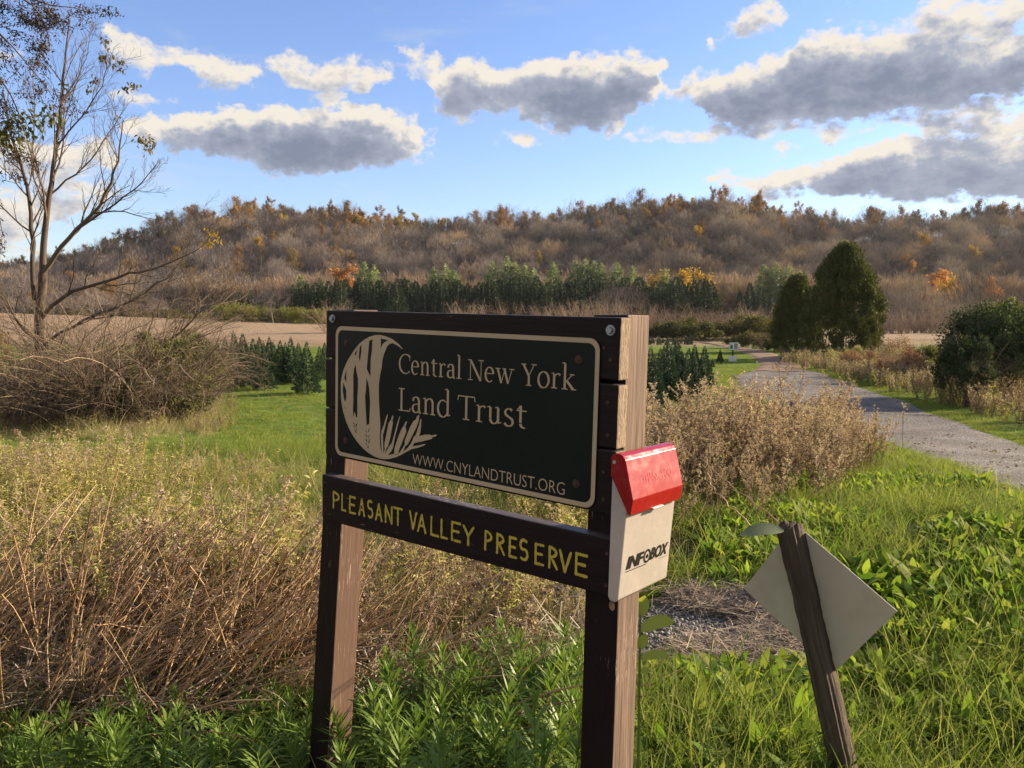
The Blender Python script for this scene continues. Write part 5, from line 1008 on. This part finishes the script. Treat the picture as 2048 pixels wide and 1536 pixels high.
sel_sc('brush_grass', V_dry, 3000, 14, 26, lambda px, py, P, q: (px < 430) & (py > 800) & (py < 880), (.7, 1.4), .2, 'pale dry grass at the foot of the left brush', 'grass', .6, -.95, -.2, seed=10)
sel_sc('broad_leaf_weeds', V_broad, 22000, 1.9, 9.5, lambda px, py, P, q: ((px > 1420+np.maximum(0, 1050-py)*1.2) & (nz_(P, 1.1, 1) > -.35) & (py > 960) & (py < 1330)) | ((px > 1240) & (py > 1360) & (nz_(P, 2.2, 2) > -.1)) | ((py > 1440) & (nz_(P, 3, 3) > .1)), (.5, 1.25), .35, 'bright broad-leaved weeds on the bank right of the sign', 'plants', 1., -.6, .95, seed=12)
# ---- leaning dry stalks
def stalk(n):
    g = G(); P = []; 
    for _ in range(n):
        b0 = np.array([rng.normal(0, .05), rng.normal(0, .05), -.02]); L = rng.uniform(.7, 1.25); d = norm(np.array([rng.uniform(.35, 1.5), rng.normal(0, .25), 1.])); q = [b0]; p = b0
        for k in range(6): d = norm(d+np.array([.03, 0, -.05])+rng.normal(0, .03, 3)); p = p+d*L/6; q.append(p)
        P.append(q)
    P = np.array(P); tubes(g, P, np.linspace(.0050, .0022, 7)[None]*rng.uniform(.6, 1.4, (n, 1)), 5, 0); leaf_on(g, P[:, 3:], 10*n, .04, .007, 1, (-1, .4), .8, .004); return g.mesh('dry_stalk', [M_stalk, M_dead])
V_stk = [stalk(5) for _ in range(5)]
P, px, py, q = pts_wedge(520, 2.75, 4.4, -.85, .0, 1., 21); m = (py > 1270) & (py < 1500) & ((px < 600) | ((q.random(len(px)) < .2) & (px < 900))); P = P[m]
scatter('leaning_stalks', V_stk, P, q.uniform(.42, .9, len(P)), q.normal(0, .75, len(P)), q.normal(0, .2, (len(P), 2)), 'brown dry goldenrod stalks leaning to the right at lower left', 'stalks', 3)
def mat_straw(n, L):
    g = G(); a = rng.uniform(0, 2*np.pi, n); D = np.stack([np.cos(a), np.sin(a), rng.normal(0, .12, n)], 1); strips(g, np.stack([rng.normal(0, .06, n), rng.normal(0, .06, n), rng.uniform(.002, .03, n)], 1)-D*L*.4, D, L*rng.uniform(.4, 1.2, n), .0035, [1, 1, .8], 0, 0, norm(np.stack([-np.sin(a), np.cos(a), rng.normal(0, .3, n)], 1))); return g.mesh('straw_wisp', M_straw)
V_straw = [mat_straw(22, .2) for _ in range(4)]
P, px, py, q = pts_wedge(2600, 2.6, 6.5, -.85, .2, 1., 22); m = (px < 1180) & (py > 1150) & (py < 1460); P = P[m]; P[:, 2] += q.uniform(.0, .12, len(P))
scatter('fallen_straw', V_straw, P, q.uniform(.8, 1.8, len(P)), None, .5, 'fallen grey-tan straw under the leaning stalks', 'straw', 4)
# ---- gravel patch with straw, pebbles, sticks and stones
V = []; nr, na2 = 12, 48
for i in range(nr+1):
    for j in range(na2):
        a = j*2*math.pi/na2; r_ = i/nr*(1+.06*math.sin(a*3)+.05*math.sin(a*5+1)); x, y = gp[0]+.74*r_*math.cos(a), gp[1]+.66*r_*math.sin(a); V.append((x, y, float(h(x, y))+.035*(1-(i/nr)**2)-.01*(i/nr)))
Q = [(i*na2+j, (i+1)*na2+j, (i+1)*na2+(j+1) % na2, i*na2+(j+1) % na2) for i in range(nr) for j in range(na2)]
tag(obj('gravel_patch', G().add(np.array(V), Q).mesh('gravel_patch', plain_mat('grey_grit', [(.06,.055,.055),(.14,.13,.13),(.2,.19,.18)], 60, .9, .012, bscale=70), True)), 'dark gravel patch behind the right post', None, None, 'structure')
def pebble(s, n=10):
    g = G(); k = 6; th = np.linspace(0, np.pi, k); V = [];
    for t in th:
        for j in range(8): a = j*np.pi/4; V.append([math.sin(t)*math.cos(a), math.sin(t)*math.sin(a), math.cos(t)*.6])
    V = np.array(V)*s*(1+rng.normal(0, .12, (len(V), 1))); Q = [(i*8+j, (i+1)*8+j, (i+1)*8+(j+1) % 8, i*8+(j+1) % 8) for i in range(k-1) for j in range(8)]; return g.add(V, Q)
M_stone = plain_mat('stone', [(.10,.10,.105),(.22,.21,.2)], 9, .85, .004); M_peb = leaf_mat('pebble', [(.07,.07,.075),(.16,.155,.15),(.28,.27,.26)], 0, .8, objw=.9)
V_peb = [pebble(.011).mesh('pebble', M_peb) for _ in range(4)]
q = np.random.default_rng(31); n = 2600; a = q.uniform(0, 2*np.pi, n); r_ = np.sqrt(q.uniform(0, 1, n)); X = gp[0]+.6*r_*np.cos(a); Y = gp[1]+.54*r_*np.sin(a); scatter('pebbles', V_peb, np.stack([X, Y, h(X, Y)+.035*(1-r_**2)+.002], 1), q.uniform(.4, 1.3, n), None, .5, 'small grey stones of the gravel patch', 'gravel', 5)
n = 420; a = q.uniform(-2.0, 1.6, n); r_ = np.sqrt(q.uniform(0.2, 1, n)); X = gp[0]+.64*r_*np.cos(a); Y = gp[1]+.55*r_*np.sin(a); scatter('patch_straw', V_straw, np.stack([X, Y, h(X, Y)+.045], 1), q.uniform(.6, 1.1, n), None, .15, 'pale straw lying over the gravel patch', 'straw', 6)
def rock(x, y, s, lab, sc_=(1.6, 1, .7)):
    g = pebble(1.); o = obj('rock', g.mesh('rock', M_stone, True)); p = ground_at(x, y); o.location = (p[0], p[1], p[2]+s*.25); o.scale = tuple(s*k for k in sc_); o.rotation_euler = (0, 0, rs.uniform(0, 3)); tag(o, lab, 'rock')
rock(1320, 1332, .085, 'flat grey rock at the front of the gravel patch'); rock(1166, 1308, .06, 'grey rock just left of the right post'); rock(1372, 1205, .07, 'dark rock at the back edge of the gravel patch', (2.2, .8, .5)); rock(1430, 1212, .06, 'lower dark rock at the back right of the gravel patch', (2.2, .8, .5))
for (a_, b_, r_, lb) in (((1416,1290),(1486,1278),.008,'pale dry stick lying across the gravel patch'),((1362,1302),(1372,1328),.007,'short pale stick at the front of the gravel patch'),((1452,1252),(1466,1278),.006,'small stick standing out of the straw'),((1262,1208),(1322,1196),.009,'pale curved stick behind the right post')):
    pa, pb = ground_at(*a_), ground_at(*b_); c_ = (pa+pb)/2; g = G(); P, Rr = poly_path([pa-c_+[0, 0, .05], [0, 0, .07], pb-c_+[0, 0, .055]], 7, [r_, r_*.6], .004); tubes(g, P, Rr, 7); o = obj('stick', g.mesh('stick', M_straw)); o.location = tuple(c_); tag(o, lb, 'stick')
# ------------------------------------------------------------------ leafy green shoots in the foreground (individual plants: stem + leaves)
def shoot(hh, n, L, w):
    k = 8; P = np.linspace([0, 0, -.03], [rng.normal(0, .02), rng.normal(0, .02), hh], k); P[1:-1] += rng.normal(0, .004, (k-2, 3)); s = G(); tubes(s, P[None], np.linspace(.0045, .0018, k)[None], 6)
    g = G(); t = np.sort(rng.uniform(.12, 1, n)**.8); i = np.minimum((t*(k-1)).astype(int), k-2); f = (t*(k-1)-i)[:, None]; B = P[i]*(1-f)+P[i+1]*f; a = np.arange(n)*2.399+rng.normal(0, .2, n)
    el_ = np.interp(t, [0, .5, .85, 1], [.1, .45, .9, 1.25])+rng.normal(0, .12, n); D = np.stack([np.cos(a)*np.cos(el_), np.sin(a)*np.cos(el_), np.sin(el_)], 1); S = np.stack([-np.sin(a), np.cos(a), rng.normal(0, .2, n)], 1)
    Lf = L*np.interp(t, [0, .3, .8, 1], [.8, 1.1, .85, .35])*rng.uniform(.8, 1.15, n)
    strips(g, B, D, Lf, w*np.interp(t, [0, .8, 1], [1.1, 1, .5])*rng.uniform(.8, 1.2, n), [.25, .75, 1, .85, .45, .04], np.interp(t, [0, .6, 1], [1.1, .7, .2])*rng.uniform(.6, 1.4, n), 0, norm(S)); return s.mesh('stem', M_stemg), g.mesh('leaves', M_gold)
SH = [shoot(hh, n, L, w) for hh, n, L, w in ((.46,70,.115,.0125),(.40,64,.11,.012),(.34,58,.105,.012),(.30,52,.10,.0115),(.50,74,.12,.013),(.26,48,.095,.011))]
def put_shoot(x, ytip, Y, lab, group=None, k=None):
    p = at(x, ytip, Y); z = float(h(p[0], p[1])); hh = max(.12, p[2]-z); hs = (.46, .40, .34, .30, .50, .26); k = int(np.argmin([abs(hh-v) for v in hs])) if k is None else k; s = hh/hs[k]
    t = thing('green_shoot', lab, 'plant', (p[0], p[1], z), group); t.scale = (max(s, .8), max(s, .8), s); t.rotation_euler = (rs.normal(0, .06), rs.normal(0, .06), rs.uniform(0, 6.28)); obj('stem', SH[k][0], t); obj('leaves', SH[k][1], t)
put_shoot(823, 1262, 2.75, 'tallest leafy green shoot between the sign posts', None, 4); put_shoot(992, 1246, 2.95, 'leafy green shoot rising highest in the middle between the posts', None, 4); put_shoot(888, 1296, 2.7, 'leafy green shoot just right of the tallest one', None, 0); put_shoot(1062, 1392, 2.25, 'nearest big leafy shoot at the bottom between the posts', None, 0)
mid_xy = [(760,1330),(790,1345),(850,1330),(925,1330),(950,1310),(1020,1330),(1045,1318),(1075,1312),(1100,1318),(1120,1322),(1140,1310),(1150,1335),(905,1360),(870,1390),(780,1400),(835,1440),(930,1420),(985,1400),(1010,1440),(1110,1420),(1130,1400),(745,1390),(720,1440),(800,1480),(900,1470),(960,1470),(1080,1480),(1140,1470),(860,1500),(1020,1500),(740,1500),(965,1350),(1090,1360)]
for x, y in mid_xy+[(x+rs.normal(0, 20), y-30+rs.normal(0, 12)) for x, y in mid_xy[3:30]]: put_shoot(x, y-14, 2.85-(y-1320)/180*.75+rs.normal(0, .06), 'leafy green shoot in the thick patch between the sign posts', 'green shoots between the posts')
lx_ = [(10,1450),(45,1480),(80,1462),(125,1440),(165,1475),(205,1425),(240,1460),(225,1440),(270,1425),(310,1440),(350,1430),(400,1450),(430,1440),(480,1420),(520,1400),(545,1412),(560,1385),(590,1378),(610,1400),(600,1440),(560,1450),(500,1470),(455,1480),(380,1485),(330,1490),(280,1480),(180,1500),(120,1495),(60,1505),(20,1500),(530,1500),(590,1490),(620,1460),(240,1505),(420,1510)]
for x, y in lx_+[(x+rs.normal(0, 20), y+rs.normal(0, 18)) for x, y in lx_[::2]]: put_shoot(x, y-16, 2.62-(y-1420)/110*.35+rs.normal(0, .06), 'leafy green shoot in the patch along the lower left edge', 'green shoots at the lower left')
# milkweed behind the right post
mk = at(1277, 1490, 2.2); mk[2] = float(h(mk[0], mk[1])); mw = thing('milkweed', 'yellow-green milkweed with a few long leaves right behind the right post', 'plant', tuple(mk)); g = G(); top = at(1281, 1195, 2.2)-mk
tubes(g, np.linspace([0, 0, -.05], top, 6)[None], np.linspace(.005, .003, 6)[None], 6); obj('stem', g.mesh('stem', M_stemg), mw); g = G()
def bigleaf(g, A, B_, w, sag=.02, m=0):
    A, B_ = np.array(A), np.array(B_); n = 12; t = np.linspace(0, 1, n); pr = np.interp(t, [0, .08, .3, .6, .85, 1], [.12, .5, .95, 1, .65, .02]); c = A+(B_-A)*t[:, None]+np.array([0, 0, 1.])*(sag*np.sin(np.pi*t))[:, None]; s = norm(np.cross(B_-A, [0, -.9, .5]))
    L_, R__ = c+s*(pr*w/2)[:, None]+np.array([0, -.3, .5])*(w*.1), c-s*(pr*w/2)[:, None]+np.array([0, -.3, .5])*(w*.1); V = np.concatenate([L_, c, R__]); Q = [(i, i+1, n+i+1, n+i) for i in range(n-1)]+[(n+i, n+i+1, 2*n+i+1, 2*n+i) for i in range(n-1)]; g.add(V, Q, m)
for a_, b_, w, sg in (((1279,1262),(1350,1244),.030,.012),((1278,1318),(1340,1312),.020,.008),((1278,1235),(1290,1192),.03,0),((1278,1300),(1292,1268),.022,0),((1278,1345),(1302,1342),.014,.004),((1277,1400),(1255,1372),.02,.005)): bigleaf(g, at(*a_, 2.2)-mk, at(*b_, 2.18)-mk, w*1.3, sg)
obj('leaves', g.mesh('leaves', leaf_mat('milkweed_leaf', [(.34,.40,.07),(.48,.50,.12)], .45, .5)), mw)
# leaf and twigs on top of the leaning post
lf = at(1568, 1062, 2.3); gl_ = G(); bigleaf(gl_, np.zeros(3), at(1478, 1072, 2.26)-lf, .036, .012); o = obj('wilted_leaf', gl_.mesh('wilted_leaf', leaf_mat('wilted_leaf', [(.12,.16,.10),(.2,.25,.16)], .35, .5), True)); o.location = tuple(lf); tag(o, 'pale green wilted leaf caught on top of the leaning post', 'leaf')
for L, lb in (([(1576,1062),(1520,1015),(1462,968),(1425,942),(1400,915)], 'long dark twig running up left from the leaning post top'), ([(1500,1052),(1462,1015),(1430,985),(1414,945)], 'shorter thin twig left of the long one')):
    pts = [at(x, y, 2.5+i*.25) for i, (x, y) in enumerate(L)]; c_ = pts[0]; g = G(); P, Rr = poly_path([p-c_ for p in pts], 12, [.0028, .0018], .004); tubes(g, P, Rr, 5); o = obj('twig', g.mesh('twig', M_stalk)); o.location = tuple(c_); tag(o, lb, 'twig')
dl = sw(.945, .0, -.556); g = G(); bigleaf(g, np.zeros(3), np.array([.004, -.003, -.022]), .012, 0); o = obj('dry_leaf', g.mesh('dry_leaf', M_dead)); o.location = tuple(dl-np.array([0, .01, 0])); tag(o, 'tiny dry leaf hanging under the end of the lower board', 'leaf')
# tall dead weed stems by the drive
for x, yb, yt_, lb in ((1805,905,808,'thin dark dead weed standing before the drive'),(1752,880,818,'pale bent dry stalk left of the thin dark weed'),(1700,900,770,'tall dead weed at the right end of the dead goldenrod')):
    g_ = ground_at(x, yb); H_ = at(x, yt_, g_[1])[2]-g_[2]; g = G(); P = np.linspace([0, 0, -.05], [rng.normal(0, .03), 0, H_], 8)[None]; Rr = np.linspace(.008, .003, 8)[None]; tubes(g, P, Rr, 5); P1, R1 = grow(P, Rr, 6, .55, 1, .28, .6, .1, .2, 5, .6); tubes(g, P1, R1, 4); leaf_on(g, P1, 80, .03, .02, 1, spread=.02); o = obj('dead_weed', g.mesh('dead_weed', [M_twig, M_fluff])); o.location = tuple(g_); tag(o, lb, 'weed')
# ------------------------------------------------------------------ leaf litter on the drive
lit = G(); n = 5; strips(lit, np.zeros((n, 3))+rng.normal(0, .05, (n, 3))*[1, 1, 0], rand_dirs(n, -.1, .2), .05, .03, [.3, 1, .2], 0)
V_lit = [lit.mesh('fallen_leaf', M_dead)]
P, px, py, q = pts_wedge(1500, 7, 50, .1, .95, 1., 41); m = inroad(P[:, 0], P[:, 1]); P = P[m]; P[:, 2] += .035+P[:, 1]*.0006
scatter('leaf_litter', V_lit, P, q.uniform(.3, 1.1, len(P)), None, .1, 'brown fallen leaves strewn on the gravel drive', 'leaves', 9)
# ------------------------------------------------------------------ air between here and the hill
def haze():
    V = [(x, y, z) for x in (-1100, 1100) for y in (-60, 1000) for z in (-26, 130)]
    Fc = [(0,1,3,2),(4,6,7,5),(0,4,5,1),(2,3,7,6),(0,2,6,4),(1,5,7,3)]
    me = bpy.data.meshes.new('haze'); me.from_pydata(V, [], Fc); m, nt = new_mat('haze_air')
    v = nn(nt, 'ShaderNodeVolumePrincipled'); v.inputs['Color'].default_value = (.75, .85, 1, 1); v.inputs['Density'].default_value = .00006; v.inputs['Anisotropy'].default_value = .2
    o = nn(nt, 'ShaderNodeOutputMaterial'); nt.links.new(v.outputs[0], o.inputs['Volume']); me.materials.append(m)
    tag(obj('haze', me), 'thin blue air between the camera and the hill', 'haze', None, 'stuff')
HAZE = True
if HAZE: haze()

# low brush under the crest trees
cb = []
for Y in np.arange(462, 500, 5.):
    xs = np.arange(-.72*Y, .74*Y, 3.6); xs = xs+rs.uniform(-1.5, 1.5, len(xs)); pq = 1024+F*xs/Y; xs = xs[~(((pq > 880) & (pq < 960)) | ((pq > 1700) & (np.sin(pq*.045) > .4)))]; Yn = Y+rs.normal(0, 2, len(xs)); cb.append(np.stack([xs, Yn, h(xs, Yn)-.2], 1))
cb = np.concatenate(cb); scatter('crest_brush', V_bush, cb, rs.uniform(1.0, 2.1, len(cb)), label='low leafless brush under the trees along the hill crest', cat='brush', seed=77)

# tufts straying over the edges of the drive, and dry tufts in the lawn
q = np.random.default_rng(55); ed = []
for edge in (roadL, roadR):
    e = np.array(edge); sl = np.concatenate([[0], np.cumsum(np.linalg.norm(np.diff(e, axis=0), axis=1))]); t = q.uniform(0, sl[-1], 2200); x = np.interp(t, sl, e[:, 0])+q.normal(0, .22, 2200); y = np.interp(t, sl, e[:, 1])+q.normal(0, .22, 2200); ed.append(np.stack([x, y, h(x, y)], 1))
ed = np.concatenate(ed); scatter('verge_grass', V_lawn, ed, q.uniform(.5, 1.3, len(ed)), None, .15, 'ragged short grass along both edges of the gravel drive', 'grass', 56)
sel_sc('lawn_dry_tufts', V_dry[:1]+V_long[:1], 5000, 12, 60, lambda px, py, P, q: (py < 880) & (py > 690) & (nz_(P, .35, 2) > .15), (.3, .7), .2, 'thin dry tufts scattered through the lawn', 'grass', .8, seed=57)
